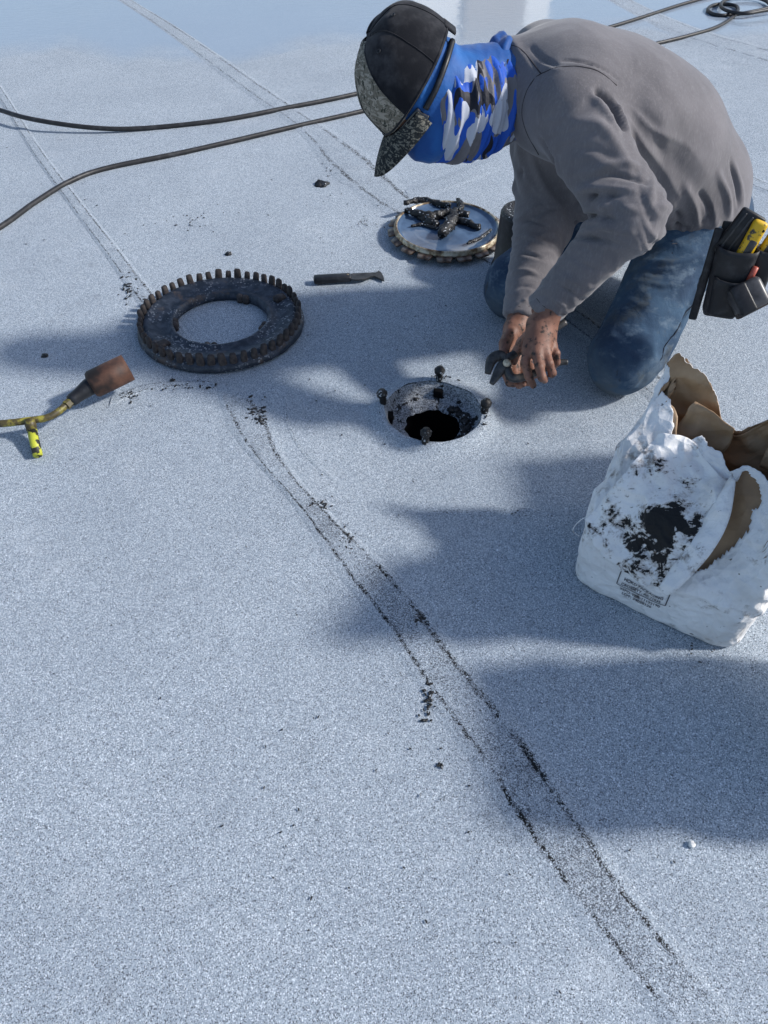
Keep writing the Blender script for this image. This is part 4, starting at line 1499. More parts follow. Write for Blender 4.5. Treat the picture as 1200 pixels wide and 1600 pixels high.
def hand_near_points():
    """left hand, back towards the camera, fingers down and curling over the plier handles"""
    p = lambda x, y, z: at_depth(x, y, z)
    w0, w1 = WR_N + (EL_N - WR_N) * 0.25, p(847, 505, 1.705)
    kn = [p(825, 545, 1.70), p(839, 551, 1.685), p(852, 549, 1.69), p(862, 540, 1.71)]
    palm = [(p(836, 508, 1.70), kn[0], 0.019, 0.0135), (p(843, 508, 1.695), kn[1], 0.019, 0.0135), (p(852, 508, 1.70), kn[2], 0.019, 0.0130), (p(858, 508, 1.71), kn[3], 0.018, 0.0115),
            (p(845, 528, 1.70), p(845, 545, 1.70), 0.017, 0.015)]
    fingers = [([kn[0], p(820, 568, 1.695), p(826, 588, 1.70), p(833, 602, 1.715)], [0.0112, 0.0100, 0.0092, 0.0078]),
               ([kn[1], p(843, 574, 1.67), p(847, 590, 1.675), p(851, 594, 1.70)], [0.0115, 0.0102, 0.0094, 0.0078]),
               ([kn[2], p(858, 568, 1.675), p(863, 583, 1.685), p(862, 586, 1.71)], [0.0108, 0.0097, 0.0090, 0.0076]),
               ([kn[3], p(869, 552, 1.70), p(870, 566, 1.715), p(866, 572, 1.735)], [0.0095, 0.0086, 0.0078, 0.0068]),
               ([p(832, 520, 1.715), p(815, 536, 1.74), p(806, 552, 1.75), p(803, 565, 1.755)], [0.0150, 0.0125, 0.0105, 0.0085])]
    return dict(wrist0=w0, wrist1=w1, palm=palm, fingers=fingers, knuckles=kn)


def hand_far_points():
    """right hand, palm up beneath the pliers, thumb towards the camera"""
    p = lambda x, y, z: at_depth(x, y, z)
    w0, w1 = WR_F + (EL_F - WR_F) * 0.25, p(808, 512, 1.82)
    kn = [p(792, 560, 1.80), p(803, 562, 1.81), p(814, 561, 1.82), p(823, 556, 1.83)]
    palm = [(p(800, 514, 1.81), kn[0], 0.020, 0.0135), (p(806, 516, 1.82), kn[1], 0.020, 0.0135), (p(812, 516, 1.825), kn[2], 0.019, 0.0130), (p(818, 516, 1.83), kn[3], 0.018, 0.0115)]
    fingers = [([kn[0], p(790, 583, 1.785), p(796, 598, 1.775), p(802, 600, 1.765)], [0.0112, 0.0100, 0.0092, 0.0080]),
               ([kn[1], p(804, 588, 1.79), p(811, 601, 1.78), p(817, 600, 1.765)], [0.0115, 0.0102, 0.0094, 0.0080]),
               ([kn[2], p(818, 586, 1.80), p(825, 597, 1.79), p(829, 594, 1.775)], [0.0108, 0.0097, 0.0090, 0.0076]),
               ([kn[3], p(830, 576, 1.81), p(836, 586, 1.80), p(839, 584, 1.785)], [0.0095, 0.0086, 0.0078, 0.0068]),
               ([p(797, 522, 1.80), p(789, 537, 1.775), p(787, 553, 1.755), p(793, 566, 1.745)], [0.0170, 0.0140, 0.0112, 0.0090])]
    return dict(wrist0=w0, wrist1=w1, palm=palm, fingers=fingers, knuckles=kn)


PERSON = build_person()


# ------------------------------------------------------------------ slip-joint pliers in the hands
def build_pliers():
    p = lambda x, y, z: at_depth(x, y, z)
    root = empty('pliers', p(790, 566, 1.74))
    tag(root, 'dark steel slip joint pliers with open jaws held in both hands', 'pliers')
    def bar(pts, r, flat, name, mat, seg=10):
        path = catmull(pts, 8)
        rr = np.interp(np.linspace(0, 1, len(path)), np.linspace(0, 1, len(r)), r)
        v, f = tube_geo(path, rr, seg)
        nrm = unit(A(0, 0, CAM_H) - path[0])
        c = path.mean(0)
        k = np.repeat(np.arange(len(path)), seg)
        off = (v - path[k]) @ nrm
        v = v - np.outer(off * (1 - flat), nrm)
        return mesh_obj(name, v, f, M[mat], root)
    bar([p(792, 562, 1.742), p(780, 556, 1.742), p(768, 563, 1.742), p(762, 584, 1.742)], [0.010, 0.0135, 0.0125, 0.007], 0.5, 'jaw', 'steel')
    bar([p(796, 566, 1.736), p(786, 572, 1.736), p(777, 585, 1.736), p(768, 600, 1.736)], [0.011, 0.014, 0.011, 0.006], 0.5, 'jaw', 'steel')
    bar([p(788, 562, 1.740), p(806, 552, 1.745), p(830, 540, 1.755), p(862, 517, 1.76), p(884, 503, 1.76)], [0.009, 0.009, 0.0085, 0.009, 0.0075], 0.7, 'handle', 'steel')
    bar([p(790, 572, 1.738), p(800, 590, 1.735), p(822, 588, 1.735), p(850, 576, 1.735), p(872, 567, 1.735), p(887, 566, 1.735)], [0.010, 0.010, 0.009, 0.0085, 0.008, 0.006], 0.7, 'handle', 'steel')
    v, f = lathe_geo([(0.0005, 0.0), (0.009, 0.0), (0.009, 0.004), (0.006, 0.006), (0.0005, 0.0065)], 16)
    n = unit(A(0, 0, CAM_H) - p(792, 567, 1.725))
    x, y, z = ortho(n, (0, 0, 1))
    mesh_obj('pivot', frame_xf(v[:, [2, 0, 1]], p(792, 567, 1.728), x, y, z), f, M['rim'], root)


build_pliers()


# ------------------------------------------------------------------ tool pouch on the hip with what it holds
def build_pouch():
    o = at_depth(1140, 432, 1.70)
    up = unit([0.06, 0.20, 0.97])
    out = unit(np.cross(unit([0.93, -0.30, -0.1]), up))
    if out[1] > 0: out = -out
    wd = np.cross(up, out)
    if wd[0] < 0: wd = -wd
    root = empty('tool_pouch', o)
    tag(root, 'black leather tool pouch hanging from the belt on the worker hip', 'tool pouch')

    def pocket(cx, cz, w, h, dp, cy, name, taper=0.8):
        """open-topped rounded pocket"""
        V, F = [], []
        n, m = 40, 12
        for layer in (0, 1):
            for j in range(m + 1):
                k = j / m
                zz = (-h / 2 + h * k)
                s = taper + (1 - taper) * k
                if layer: s *= 0.93; zz = zz + 0.004 * (1 - k)
                if j == 0: s *= 0.88
                for i in range(n):
                    a = 2 * math.pi * i / n
                    cxs, sns = math.cos(a), math.sin(a)
                    sx = math.copysign(abs(cxs) ** 0.55, cxs) * w / 2 * s
                    sy = math.copysign(abs(sns) ** 0.7, sns) * dp / 2 * s
                    sag = -0.006 * (1 - abs(cxs)) * (1 if sns > 0 else -0.3) * k
                    V.append(A(cx + sx, cy + sy, cz + zz + sag + 0.002 * mnoise.noise(Vector((cxs * 2, sns * 2, k * 3)))))
        for layer in (0, 1):
            b = layer * (m + 1) * n
            for j in range(m):
                for i in range(n):
                    q = (b + j * n + i, b + j * n + (i + 1) % n, b + (j + 1) * n + (i + 1) % n, b + (j + 1) * n + i)
                    F.append(q if layer == 0 else q[::-1])
        F.append(tuple(reversed(range(n))))
        b = (m + 1) * n
        for i in range(n):
            F.append((m * n + i, m * n + (i + 1) % n, b + m * n + (i + 1) % n, b + m * n + i))
        F.append(tuple(b + i for i in range(n)))
        return mesh_obj(name, frame_xf(V, o, wd, out, up), F, M['black_leather'], root)
    pocket(-0.002, -0.010, 0.088, 0.150, 0.046, 0.010, 'main_pocket')
    pocket(0.004, -0.038, 0.080, 0.085, 0.040, 0.026, 'front_pocket', 0.75)
    pocket(0.058, 0.004, 0.052, 0.130, 0.042, -0.006, 'side_pocket', 0.72)
    g, f = box_geo((0.018, 0.010, 0.205), 0.004)
    mesh_obj('edge_strap', frame_xf(g + A(-0.050, -0.002, -0.005), o, wd, out, up), f, M['black_leather'], root)
    g, f = box_geo((0.085, 0.008, 0.045), 0.003)
    mesh_obj('belt_loop', frame_xf(g + A(0.0, -0.030, 0.085), o, wd, out, up), f, M['black_leather'], root)
    v, f = tube_geo(frame_xf(catmull([A(0.035, 0.040, -0.030), A(0.020, 0.050, -0.048), A(0.030, 0.050, -0.064)], 8), o, wd, out, up), 0.0022, 8)
    mesh_obj('wire_hook', v, f, M['tab'], root)

    def knife(cx, cy, cz, tilt, label, ln=0.115):
        d = unit(up + wd * tilt)
        s = unit(wd - d * np.dot(wd, d)); n = np.cross(d, s)
        org = o + wd * cx + out * cy + up * cz
        r = empty('utility_knife', org)
        tag(r, label, 'utility knife', 'utility knives in the pouch')
        g, f = box_geo((0.032, 0.020, ln), 0.0085, 4)
        for i in range(len(g)):
            t = g[i][2] / ln + 0.5
            g[i][0] += 0.004 * math.sin(t * 5)
        mesh_obj('handle', frame_xf(g, org, s, n, d), f, M['yellow_plastic'], r)
        g, f = box_geo((0.020, 0.0225, ln * 0.45), 0.006, 3)
        mesh_obj('grip_inlay', frame_xf(g + A(0.001, 0, -0.004), org, s, n, d), f, M['tape'], r)
        for q in (-0.007, 0.007):
            v, ff = lathe_geo([(0.0005, 0.0), (0.003, 0.0), (0.003, 0.0015), (0.0005, 0.002)], 10)
            for sgn in (1,):
                vv = frame_xf(v[:, [0, 2, 1]] * A(1, 1, 1), org + s * q + d * (ln / 2 - 0.016), s, out if np.dot(n, out) > 0 else -out, d)
                mesh_obj('screw', vv + (out * 0.0098), ff, M['void'], r)
    knife(0.016, 0.014, 0.066, 0.26, 'yellow utility knife standing in the nearer pouch pocket', 0.12)
    knife(0.064, -0.010, 0.080, 0.36, 'yellow utility knife with grey grip in the side pouch pocket', 0.12)

    # phone in a ribbed case clipped above
    ph = empty('phone_case', o - wd * 0.035 + up * 0.10)
    tag(ph, 'black ribbed phone in its case tucked above the tool pouch', 'phone')
    d = unit(up + wd * 0.40); s = unit(wd - d * np.dot(wd, d)); n = np.cross(d, s)
    org = o + wd * (-0.008) + out * 0.0 + up * 0.088
    g, f = box_geo((0.056, 0.016, 0.105), 0.006, 3)
    mesh_obj('case', frame_xf(g, org, s, n, d), f, M['black_plastic'], ph)
    for k, x in enumerate((-0.016, 0.0, 0.016)):
        g, f = box_geo((0.005, 0.019, 0.088), 0.002, 2)
        mesh_obj('rib', frame_xf(g + A(x, 0, 0), org, s, n, d), f, M['tape'], ph)

    # dark bar of another tool behind the second knife
    g, f = box_geo((0.020, 0.012, 0.12), 0.004)
    d = unit(up + wd * 0.35); s = unit(wd - d * np.dot(wd, d)); n = np.cross(d, s)
    tag(mesh_obj('flat_bar', frame_xf(g, o + wd * 0.082 - out * 0.004 + up * 0.072, s, n, d), f, M['black_plastic']), 'flat black bar beside the outer yellow knife in the pouch', 'bar')
    v, f = tube_geo([o + wd * 0.036 + out * 0.026 + up * 0.0, o + wd * 0.042 + out * 0.026 + up * 0.034], 0.0065, 12)
    tag(mesh_obj('marker_pen', v, f, M['red']), 'red tipped marker between the pouch pockets', 'marker')

    # tape measure hooked on the pouch
    c = at_depth(1168, 464, 1.67)
    r = empty('tape_measure', c)
    tag(r, 'dark grey tape measure hooked on the lower edge of the pouch', 'tape measure')
    x = unit([0.80, 0.16, 0.42]); n = unit(A(-0.1, -0.75, 0.62)); n = unit(n - x * np.dot(n, x)); y = np.cross(n, x)
    g, f = box_geo((0.072, 0.066, 0.042), 0.012, 4)
    mesh_obj('case', frame_xf(g, c, x, y, n), f, M['tape'], r)
    g, f = box_geo((0.036, 0.068, 0.045), 0.006, 3)
    mesh_obj('rubber_band', frame_xf(g + A(-0.014, 0, 0), c, x, y, n), f, M['black_plastic'], r)
    g, f = box_geo((0.074, 0.014, 0.030), 0.005, 3)
    mesh_obj('belt_clip', frame_xf(g + A(0.0, -0.028, 0), c, x, y, n), f, M['rust'], r)


build_pouch()


# ------------------------------------------------------------------ black pail behind the far knee
def build_pail():
    c = A(0.425, 2.195, 0)
    root = empty('black_pail', c)
    tag(root, 'upturned black pail behind the worker far knee, grit on its top', 'pail')
    v, f = lathe_geo([(0.092, 0.001), (0.095, 0.005), (0.094, 0.020), (0.089, 0.022), (0.083, 0.186)], 56)
    mesh_obj('wall', v + c, f, M['black_plastic'], root)
    v, f = lathe_geo([(0.083, 0.186), (0.079, 0.194), (0.068, 0.197), (0.062, 0.192), (0.0005, 0.192)], 56)
    mesh_obj('base', v + c, f, M['tar'], root)


build_pail()


# ------------------------------------------------------------------ paper sacks
S0, S1 = on_ground(883, 905), on_ground(1144, 1030)
BX = unit(S1 - S0); BY = np.cross([0, 0, 1], BX)
SW = float(np.linalg.norm(S1 - S0))


_cr = np.random.default_rng(5)
CREASE = [(unit(_cr.normal(size=3)), 1 / _cr.uniform(0.05, 0.16), _cr.uniform(0, 9), Vector(_cr.uniform(-5, 5, 3))) for _ in range(14)]


def _hash(i, j, k):
    n = math.sin(i * 127.1 + j * 311.7 + k * 74.7) * 43758.5453
    return n - math.floor(n)


def facet(x, y, cell, seed):
    """piecewise flat noise: sharp paper creases between triangular facets"""
    x = x / cell + 0.9 * mnoise.noise(Vector((x / cell * 0.45, y / cell * 0.45, seed)))
    y = y / cell + 0.9 * mnoise.noise(Vector((x * 0.45, y / cell * 0.45, seed + 7)))
    x, y = x * 0.8 + y * 0.55, y * 0.85 - x * 0.5
    i, j = math.floor(x), math.floor(y)
    fx, fy = x - i, y - j
    h00, h10, h01, h11 = _hash(i, j, seed), _hash(i + 1, j, seed), _hash(i, j + 1, seed), _hash(i + 1, j + 1, seed)
    if fx + fy < 1: h = h00 + (h10 - h00) * fx + (h01 - h00) * fy
    else: h = h11 + (h01 - h11) * (1 - fx) + (h10 - h11) * (1 - fy)
    return h - 0.5


def crease(p):
    h = 0.0
    for k, fq, ph, off in CREASE:
        w = max(0.0, mnoise.noise(Vector(p) * 5.0 + off) * 1.6 + 0.15)
        if w <= 0: continue
        q = (p[0] * k[0] + p[1] * k[1] + p[2] * k[2]) * fq + ph + 0.25 * mnoise.noise(Vector(p) * 9 + off)
        h += w * (abs((q % 1.0) - 0.5) * 2 - 0.5) / fq
    return h


def sack_point(u, v, W, D, H, slump, seed, inset=0.0):
    """u: round the sack from the front left corner, v: up. local (s, d, z)"""
    per = 2 * (W + D)
    q = (u % 1.0) * per
    if q < W: s, d, nx, ny = q, 0, 0, -1
    elif q < W + D: s, d, nx, ny = W, q - W, 1, 0
    elif q < 2 * W + D: s, d, nx, ny = W - (q - W - D), D, 0, 1
    else: s, d, nx, ny = 0, D - (q - 2 * W - D), -1, 0
    # rounded rectangle by superellipse blend
    cx, cy = W / 2, D / 2
    x, y = (s - cx) / cx, (d - cy) / cy
    pw = 7 + 9 * min(1, v)
    nrm = (abs(x) ** pw + abs(y) ** pw) ** (1 / pw)
    x, y = x / nrm, y / nrm
    z = v * H
    puff = 0.014 * math.sin(math.pi * min(1, v * 1.4)) 
    x *= 1 + puff / cx * (1 - abs(y)); y *= 1 + puff / cy * (1 - abs(x))
    s, d = cx + x * (cx - inset), cy + y * (cy - inset)
    # bottom tucks in
    if v < 0.05:
        k = 1 - 0.05 * (1 - v / 0.05) ** 2
        s = cx + (s - cx) * k; d = cy + (d - cy) * k
    # upper part slumps backwards and closes towards the top
    zf = slump
    if zf > 0 and z > zf:
        t = (z - zf) / (H - zf)
        front = max(0, 1 - d / D)
        right = s / W
        d += front * 0.30 * t * (1 - 0.22 * right) * (1 - max(0, right) ** 8)
        s += (1 - right) * 0.030 * t
        s += -0.012 * right * t
    a = Vector((s * 9 + seed, d * 9, z * 9))
    amp = 0.004 + 0.006 * min(1, v * 1.3)
    cr = abs(mnoise.noise(a)) * 1.2 + abs(mnoise.noise(a * 2.1)) * 0.7 + abs(mnoise.noise(a * 4.3)) * 0.35 - 0.6
    b = mnoise.noise(a * 0.6 + Vector((5, 2, 9))) + (facet(q, z, 0.060, 1) * 0.026 + facet(q, z, 0.024, 2) * 0.012) / amp * min(1, 0.16 + max(0, v - 0.12) * 2.4)
    dx, dy = x, y
    ln = math.hypot(dx, dy) or 1
    s += dx / ln * amp * (cr + b); d += dy / ln * amp * (cr + b)
    if v > 0.1:
        z += 0.006 * mnoise.noise(a * 1.3 + Vector((1, 7, 3)))
    return A(s, d, max(z, 0.0015))


def sack_world(p, org, bx, by):
    return np.asarray(org) + bx * p[0] + by * p[1] + A(0, 0, 1) * p[2]


def build_sack():
    W, D, H, slump = SW, 0.255, 0.400, 0.125
    root = empty('paper_sack', (S0[0], S0[1], 0))
    tag(root, 'torn white paper sack smeared with tar, brown paper lining showing, beside the worker', 'sack')
    n, m = 300, 130

    def top_edge(u):
        """ragged height of the torn rim"""
        per = 2 * (W + D); q = (u % 1) * per
        base = 1.0
        if q < W: base = 0.745 + 0.10 * max(0, 1 - q / 0.07) + 0.02 * math.sin(q * 60) + 0.66 * max(0, (q - 0.285) / (W - 0.285)) ** 1.5            # front, torn lower
        elif q < W + D: base = 1.36 + 0.04 * math.sin((q - W) / D * 3.1)  # right rim raised out of view to lengthen the shadow it casts
        elif q < 2 * W + D:
            t = (q - W - D) / W                                                            # back, right to left
            base = 1.02 - 0.30 * math.exp(-((t - 0.52) / 0.20) ** 2) + 0.40 * max(0, 1 - t / 0.20)
        else: base = 1.02 - 0.20 * ((q - 2 * W - D) / D)
        base -= 0.06 * math.exp(-((q - 2 * W - D) / 0.09) ** 2) - 0.05 * math.exp(-((q - 2 * W - D) / 0.022) ** 2)
        return base + 0.018 * mnoise.noise(Vector((q * 40, 1, 2))) + 0.010 * mnoise.noise(Vector((q * 130, 3, 2)))

    def in_tear(s, z, grow=0.0):
        """torn window in the front near its right end"""
        pts = [(0.205, 0.150), (0.225, 0.138), (0.262, 0.165), (0.290, 0.215), (0.302, 0.262), (0.292, 0.300), (0.300, 0.318), (0.278, 0.345), (0.240, 0.352), (0.226, 0.300), (0.212, 0.230)]
        pts = [(x - 0.028, y) for x, y in pts]
        c = (0.222, 0.25)
        pts = [(c[0] - 0.004 + (x - c[0]) * 0.80, 0.140 + (y - 0.138) * 0.72) for x, y in pts]
        j = len(pts) - 1; r = False
        for i in range(len(pts)):
            (xi, yi), (xj, yj) = pts[i], pts[j]
            if (yi > z) != (yj > z) and s < (xj - xi) * (z - yi) / (yj - yi) + xi: r = not r
            j = i
        return r

    def shell(name, mat, inset, seed, top_k, tear, drop=0.0, nn=n, mm=m):
        V, F, keep = [], [], []
        for j in range(mm + 1):
            for i in range(nn):
                u = i / nn
                te = min(1.5, top_edge(u) * top_k)
                v = j / mm * te
                p = sack_point(u, v, W, D, H, slump, seed, inset)
                V.append(sack_world(p, S0, BX, BY))
                q = u * 2 * (W + D)
                keep.append((q if q < W else -1, v * H))
        for j in range(mm):
            for i in range(nn):
                i2 = (i + 1) % nn
                quad = (j * nn + i, j * nn + i2, (j + 1) * nn + i2, (j + 1) * nn + i)
                if tear:
                    q, z = keep[quad[0]]
                    if q >= 0:
                        jit = 0.004 * mnoise.noise(Vector((q * 160, z * 160, 0)))
                        if in_tear(q + jit, z + jit): continue
                F.append(quad)
        F.append(tuple(reversed(range(nn))))
        o = mesh_obj(name, V, F, [mat, M['kraft']], root)
        so = o.modifiers.new('thickness', 'SOLIDIFY'); so.thickness = 0.0012; so.offset = -1; so.material_offset = 1
        return o
    o = shell('outer_ply', M['paper'], 0.0, 0.0, 1.0, True)
    shell('brown_lining', M['kraft'], 0.020, 0.0, 0.975, False, nn=150, mm=70)

    # crumpled front flap smeared with tar, folded down over the front
    fl = [(-0.014, 0.150), (0.02, 0.128), (0.08, 0.108), (0.13, 0.102), (0.165, 0.112), (0.190, 0.132)]
    fl = catmull(np.array(fl), 8)
    nu, nv = 110, 90
    V, F, UV = [], [], []
    for j in range(nv + 1):
        tv = j / nv
        for i in range(nu + 1):
            tu = i / nu
            k = tu * (len(fl) - 1); i0 = min(int(k), len(fl) - 2); fr = k - i0
            lo = fl[i0] * (1 - fr) + fl[i0 + 1] * fr
            s_top = 0.040 + 0.165 * tu
            s = lo[0] + (s_top - lo[0]) * tv ** 0.8
            z = lo[1] + (0.285 + 0.012 * math.sin(tu * 5) - lo[1]) * tv
            z += 0.004 * mnoise.noise(Vector((tu * 14, 3, 1))) * (1 - tv) ** 4
            sc = min(max(s, 0.004), W - 0.004)
            p = sack_point(sc / (2 * (W + D)), z / H, W, D, H, slump, 0.0, 0.0)
            off = 0.006 + (0.026 * facet(s, z, 0.055, 4) + 0.013 * facet(s, z, 0.022, 5) + 0.020 * math.sin(math.pi * min(1, tv * 1.05))) * min(1, 0.15 + tv * 3) + 0.004 * (1 - tv) ** 3 + 0.004 * abs(mnoise.noise(Vector((s * 26, z * 26, 4)))) + 0.010 * max(0, 1 - abs(tv - 0.45) / 0.3) * abs(mnoise.noise(Vector((s * 12, z * 9, 8))))
            p = p + A(s - sc, -off * 0.7, 0)
            p[2] = z + off * 0.6 * min(1, tv * 3) + 0.003 * mnoise.noise(Vector((s * 30, z * 30, 2)))
            V.append(sack_world(p, S0, BX, BY)); UV.append((tu, tv))
    for j in range(nv):
        for i in range(nu):
            k = j * (nu + 1) + i
            F.append((k, k + 1, k + nu + 2, k + nu + 1))
    o = mesh_obj('front_flap', V, F, M['paper_smeared'], root, uv=UV)
    o['label'] = 'crumpled front flap smeared with black tar'
    so = o.modifiers.new('thickness', 'SOLIDIFY'); so.thickness = 0.0012

    # clean white strip curling out beside the tear
    V, F = [], []
    for j in range(31):
        t = j / 30
        s0, s1 = 0.170 + 0.028 * t, 0.204 + 0.016 * t + 0.016 * math.sin(t * 3.1)
        z = 0.112 + 0.172 * t
        for i in range(9):
            w = i / 8
            s = s0 + (s1 - s0) * w * (math.sin(math.pi * (0.12 + 0.82 * t)) ** 0.5)
            p = sack_point(s / (2 * (W + D)), z / H, W, D, H, slump, 0.0)
            p[1] += -0.012 - 0.010 * math.sin(w * 1.9) - 0.003 * mnoise.noise(Vector((s * 30, z * 30, 1)))
            p[0] = s; p[2] = z + 0.010 + 0.022 * math.sin(w * 2.2) * math.sin(math.pi * t)
            V.append(sack_world(p, S0, BX, BY))
    for j in range(30):
        for i in range(8):
            k = j * 9 + i
            F.append((k, k + 1, k + 10, k + 9))
    o = mesh_obj('torn_strip', V, F, M['paper'], root)
    so = o.modifiers.new('thickness', 'SOLIDIFY'); so.thickness = 0.0012

    # crumpled brown sheets standing in the mouth
    def sheet(corners, nu, nv, amp, seed, name, mat):
        c = [np.array(x) for x in corners]
        V, F = [], []
        for j in range(nv + 1):
            for i in range(nu + 1):
                a, b = i / nu, j / nv
                p = (c[0] * (1 - a) + c[1] * a) * (1 - b) + (c[3] * (1 - a) + c[2] * a) * b
                q = Vector(p * 16 + seed)
                p = p + np.array(mnoise.noise_vector(q)) * amp + np.array(mnoise.noise_vector(q * 2.3)) * amp * 0.5
                V.append(p)
        for j in range(nv):
            for i in range(nu):
                k = j * (nu + 1) + i
                F.append((k, k + 1, k + nu + 2, k + nu + 1))
        o = mesh_obj(name, V, F, mat, root)
        so = o.modifiers.new('thickness', 'SOLIDIFY'); so.thickness = 0.001
        return o
    w = lambda s, d, z: sack_world((s, d, z), S0, BX, BY)
    sheet([w(0.075, 0.195, 0.25), w(0.165, 0.205, 0.25), w(0.172, 0.226, 0.318), w(0.085, 0.222, 0.335)], 16, 14, 0.012, 1.0, 'brown_sheet', M['kraft'])
    sheet([w(0.225, 0.225, 0.26), w(0.330, 0.190, 0.26), w(0.325, 0.215, 0.42), w(0.230, 0.246, 0.370)], 16, 14, 0.010, 6.0, 'brown_sheet', M['kraft'])
    # lumps of contents far down are in the dark; loose threads
    for pts in ([(905, 838), (895, 828), (908, 812), (925, 806)], [(934, 782), (938, 775), (950, 782), (962, 778)]):
        P = [at_depth(x, y, 1.45 if y > 700 else 1.33) for x, y in pts]
        v, f = tube_geo(catmull(P, 6), 0.0008, 5)
        mesh_obj('thread', v, f, M['paper'], root)

    # printed box and lettering on the lower front
    def on_front(s, z, off=0.0022):
        p = sack_point(s / (2 * (W + D)), z / H, W, D, H, slump, 0.0)
        p = p + A(0, -off, 0)
        p[0] = s; p[2] = z
        return sack_world(p, S0, BX, BY)
    def lettering(text, s0, z0, width, size):
        cu = bpy.data.curves.new('lettering', 'FONT')
        cu.body = text; cu.size = 1.0; cu.offset = 0.022
        to = bpy.data.objects.new('lettering', cu)
        COL.objects.link(to)
        bpy.context.view_layer.update()
        dg = bpy.context.evaluated_depsgraph_get()
        me = bpy.data.meshes.new_from_object(to.evaluated_get(dg))
        bpy.data.objects.remove(to)
        co = np.array([v.co[:] for v in me.vertices])
        k = width / (co[:, 0].max() - co[:, 0].min())
        for v in me.vertices:
            v.co = on_front(s0 + v.co[0] * k, z0 + v.co[1] * size)
        me.materials.append(M['ink'])
        me.name = 'lettering'
        o = bpy.data.objects.new('lettering', me)
        COL.objects.link(o); set_parent(o, root)
    def rule(s0, z0, s1, z1, th=0.0018):
        V, F = [], []
        d = unit([s1 - s0, z1 - z0]); nn = np.array([-d[1], d[0]]) * th / 2
        for i in range(25):
            t = i / 24
            for sg in (-1, 1):
                V.append(on_front(s0 + (s1 - s0) * t + sg * nn[0], z0 + (z1 - z0) * t + sg * nn[1]))
        for i in range(24): F.append((2 * i, 2 * i + 2, 2 * i + 3, 2 * i + 1))
        mesh_obj('printed_rule', V, F, M['ink'], root)
    rule(0.098, 0.064, 0.192, 0.064); rule(0.098, 0.064, 0.098, 0.098); rule(0.192, 0.064, 0.192, 0.102)
    lettering('HOKO PACKAGING', 0.108, 0.0810, 0.076, 0.0105)
    lettering('CROSSETT, AR 71635', 0.106, 0.0680, 0.076, 0.0095)
    lettering('25FO-VER-11132190', 0.106, 0.0525, 0.078, 0.0095)
    lettering('LOT: 34028126', 0.112, 0.0415, 0.058, 0.0095)


build_sack()


def build_shadow_sack(org, turn, W, D, H, label):  # out of view, added to cast shadows from the right
    """an unseen closed sack added at the right for the shadow it casts into view"""
    bx, by = A(math.sin(turn), -math.cos(turn), 0), A(math.cos(turn), math.sin(turn), 0)
    root = empty('paper_sack', org)
    tag(root, label, 'sack', 'unseen sacks added for their shadows')
    V, F = [], []
    n, m = 96, 40
    for j in range(m + 1):
        for i in range(n):
            p = sack_point(i / n, j / m, W, D, H, 0, 9.0)
            t = max(0, (j / m - 0.75) / 0.25)
            p[1] = D / 2 + (p[1] - D / 2) * (1 - 0.92 * t)
            V.append(sack_world(p, org, bx, by))
    for j in range(m):
        for i in range(n):
            F.append((j * n + i, j * n + (i + 1) % n, (j + 1) * n + (i + 1) % n, (j + 1) * n + i))
    F.append(tuple(reversed(range(n)))); F.append(tuple(m * n + i for i in range(n)))
    mesh_obj('outer_ply', V, F, M['paper'], root)
    g, f = box_geo((W, 0.012, 0.018), 0.003)
    c = sack_world((W / 2, D / 2, H + 0.004), org, bx, by)
    mesh_obj('stitched_tape', frame_xf(g, c, bx, by, A(0, 0, 1)), f, M['kraft'], root)


build_shadow_sack(A(0.735, 0.755, 0), 0.10, 0.30, 0.20, 0.50, 'unseen white paper sack added out of frame to cast the shadow in front of the torn sack')
build_shadow_sack(A(0.985, 1.340, 0), -0.06, 0.27, 0.18, 0.55, 'unseen white paper sack added out of frame to cast the shadow behind the torn sack')


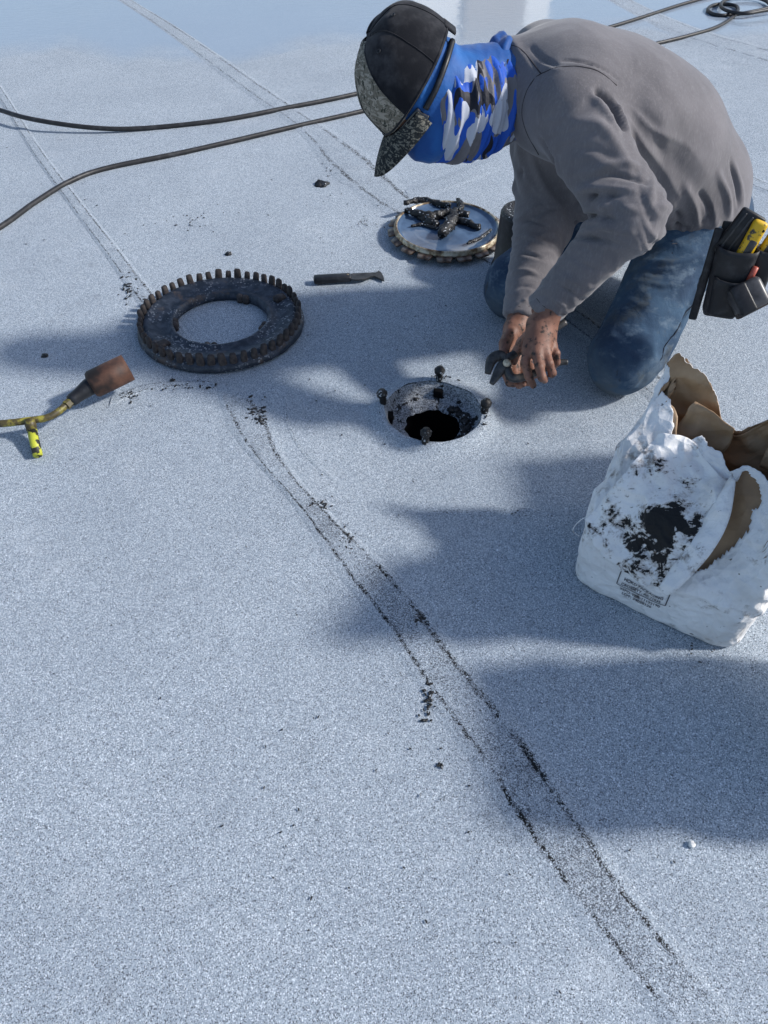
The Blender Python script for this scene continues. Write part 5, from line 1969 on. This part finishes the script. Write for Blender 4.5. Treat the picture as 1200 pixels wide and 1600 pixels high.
# ------------------------------------------------------------------ tar lumps, crumbs, pebble
def build_debris():
    for (px, py, r, fl, label) in ((503, 288, 0.026, 0.35, 'shiny black tar lump on the roof left of the cap brim'), (357, 397, 0.011, 0.5, 'small black tar blob between the hose and the toothed ring'),
                                   (71, 557, 0.009, 0.4, 'tiny black tar crumb on the roof above the torch burner'), (270, 595, 0.007, 0.4, 'tiny tar crumb just below the toothed ring')):
        c = on_ground(px, py)
        v, f = lump_geo(r, px * 0.1, fl, 3)
        for i in range(len(v)): v[i] += 0.25 * r * np.array(mnoise.noise_vector(Vector(v[i] / r * 2.2 + Vector((px, 0, 0)))))
        v[:, 2] = np.maximum(v[:, 2], -0.002)
        tag(mesh_obj('tar_lump', v + A(c[0], c[1], roof_z(c[0], c[1]) + 0.002), f, M['tar']), label, 'tar lump')
    c = on_ground(1080, 1321)
    v, f = lump_geo(0.005, 3.3, 0.8, 2)
    tag(mesh_obj('pebble', v + A(c[0], c[1], 0.004), f, M['stucco'], smooth=False), 'single white pebble on the roof in front of the sack', 'pebble')
    # crumbs of tar scattered about
    spots = []
    for (px, py, sx, sy, k, r) in ((590, 350, 40, 6, 26, .0016), (300, 345, 60, 18, 30, .0018), (515, 262, 10, 14, 12, .002), (400, 640, 14, 16, 30, .0030), (405, 655, 8, 6, 14, .0035), (668, 1095, 9, 22, 40, .0022),
                                   (500, 790, 14, 10, 24, .0022), (540, 840, 12, 16, 30, .0020), (655, 970, 8, 14, 26, .0022), (605, 620, 200, 140, 50, .0014), (300, 1000, 300, 300, 60, .0011), (700, 1300, 350, 200, 60, .0011), (200, 300, 200, 120, 50, .0016),
                                   (200, 450, 12, 24, 40, .0030), (235, 470, 14, 10, 20, .003), (300, 605, 40, 6, 30, .0022), (200, 620, 20, 6, 20, .0024), (560, 320, 60, 50, 25, .0015), (690, 590, 20, 8, 26, .0020), (610, 640, 10, 14, 16, .0018), (755, 660, 12, 14, 16, .0018), (1080, 1010, 40, 20, 14, .0014), (685, 1197, 6, 3, 6, .0022), (830, 803, 60, 4, 14, .0015)):
        for _ in range(k):
            spots.append((random.gauss(px, sx * 0.6), random.gauss(py, sy * 0.6), r * random.uniform(0.5, 1.6)))
    mb = MB()
    base, bf = lump_geo(1.0, 2.0, 0.5, 1)
    for k, (px, py, r) in enumerate(spots):
        if py < 60: continue
        c = on_ground(px, py)
        if math.hypot(c[0] - DRAIN[0], c[1] - DRAIN[1]) < R_HOLE + 0.004: continue
        a = random.random() * 6.28
        st = random.uniform(1, 2.2)
        rot = np.array([[math.cos(a), -math.sin(a), 0], [math.sin(a), math.cos(a), 0], [0, 0, 1]])
        v = (base * A(r * st, r, r)) @ rot.T
        mb.add(v + A(c[0], c[1], roof_z(c[0], c[1]) + 0.003), bf)
    o = mb.build('tar_crumbs', M['tar'])
    tag(o, 'fine black tar crumbs scattered over the pale roof', 'tar crumbs', kind='stuff')


build_debris()


# ------------------------------------------------------------------ unseen wall added beyond the view for its reflection in the wet roof
def build_reflection_wall():
    c = A(1.22, 10.5, 0)
    root = empty('reflection_wall', c)
    tag(root, 'unseen pale wall added for its reflection in the wet part of the roof', 'wall')
    ang = math.radians(50)
    ax, ay = A(math.cos(ang), math.sin(ang), 0), A(-math.sin(ang), math.cos(ang), 0)
    g, f = box_geo((2.9, 0.22, 4.2), 0.02, 1)
    mesh_obj('panel', frame_xf(g + A(0, 0.11, 2.1), c, ax, ay, A(0, 0, 1)), f, M['stucco'], root, smooth=False)
    g, f = box_geo((1.3, 0.06, 4.0), 0.01, 1)
    mesh_obj('tan_bay', frame_xf(g + A(0.1, -0.028, 2.0), c, ax, ay, A(0, 0, 1)), f, M['stucco_tan'], root, smooth=False)  # tan bay added for the tan middle of the reflection
    g, f = box_geo((3.0, 0.32, 0.10), 0.02, 1)
    mesh_obj('coping', frame_xf(g + A(0, 0.11, 4.25), c, ax, ay, A(0, 0, 1)), f, M['stucco_tan'], root, smooth=False)


build_reflection_wall()
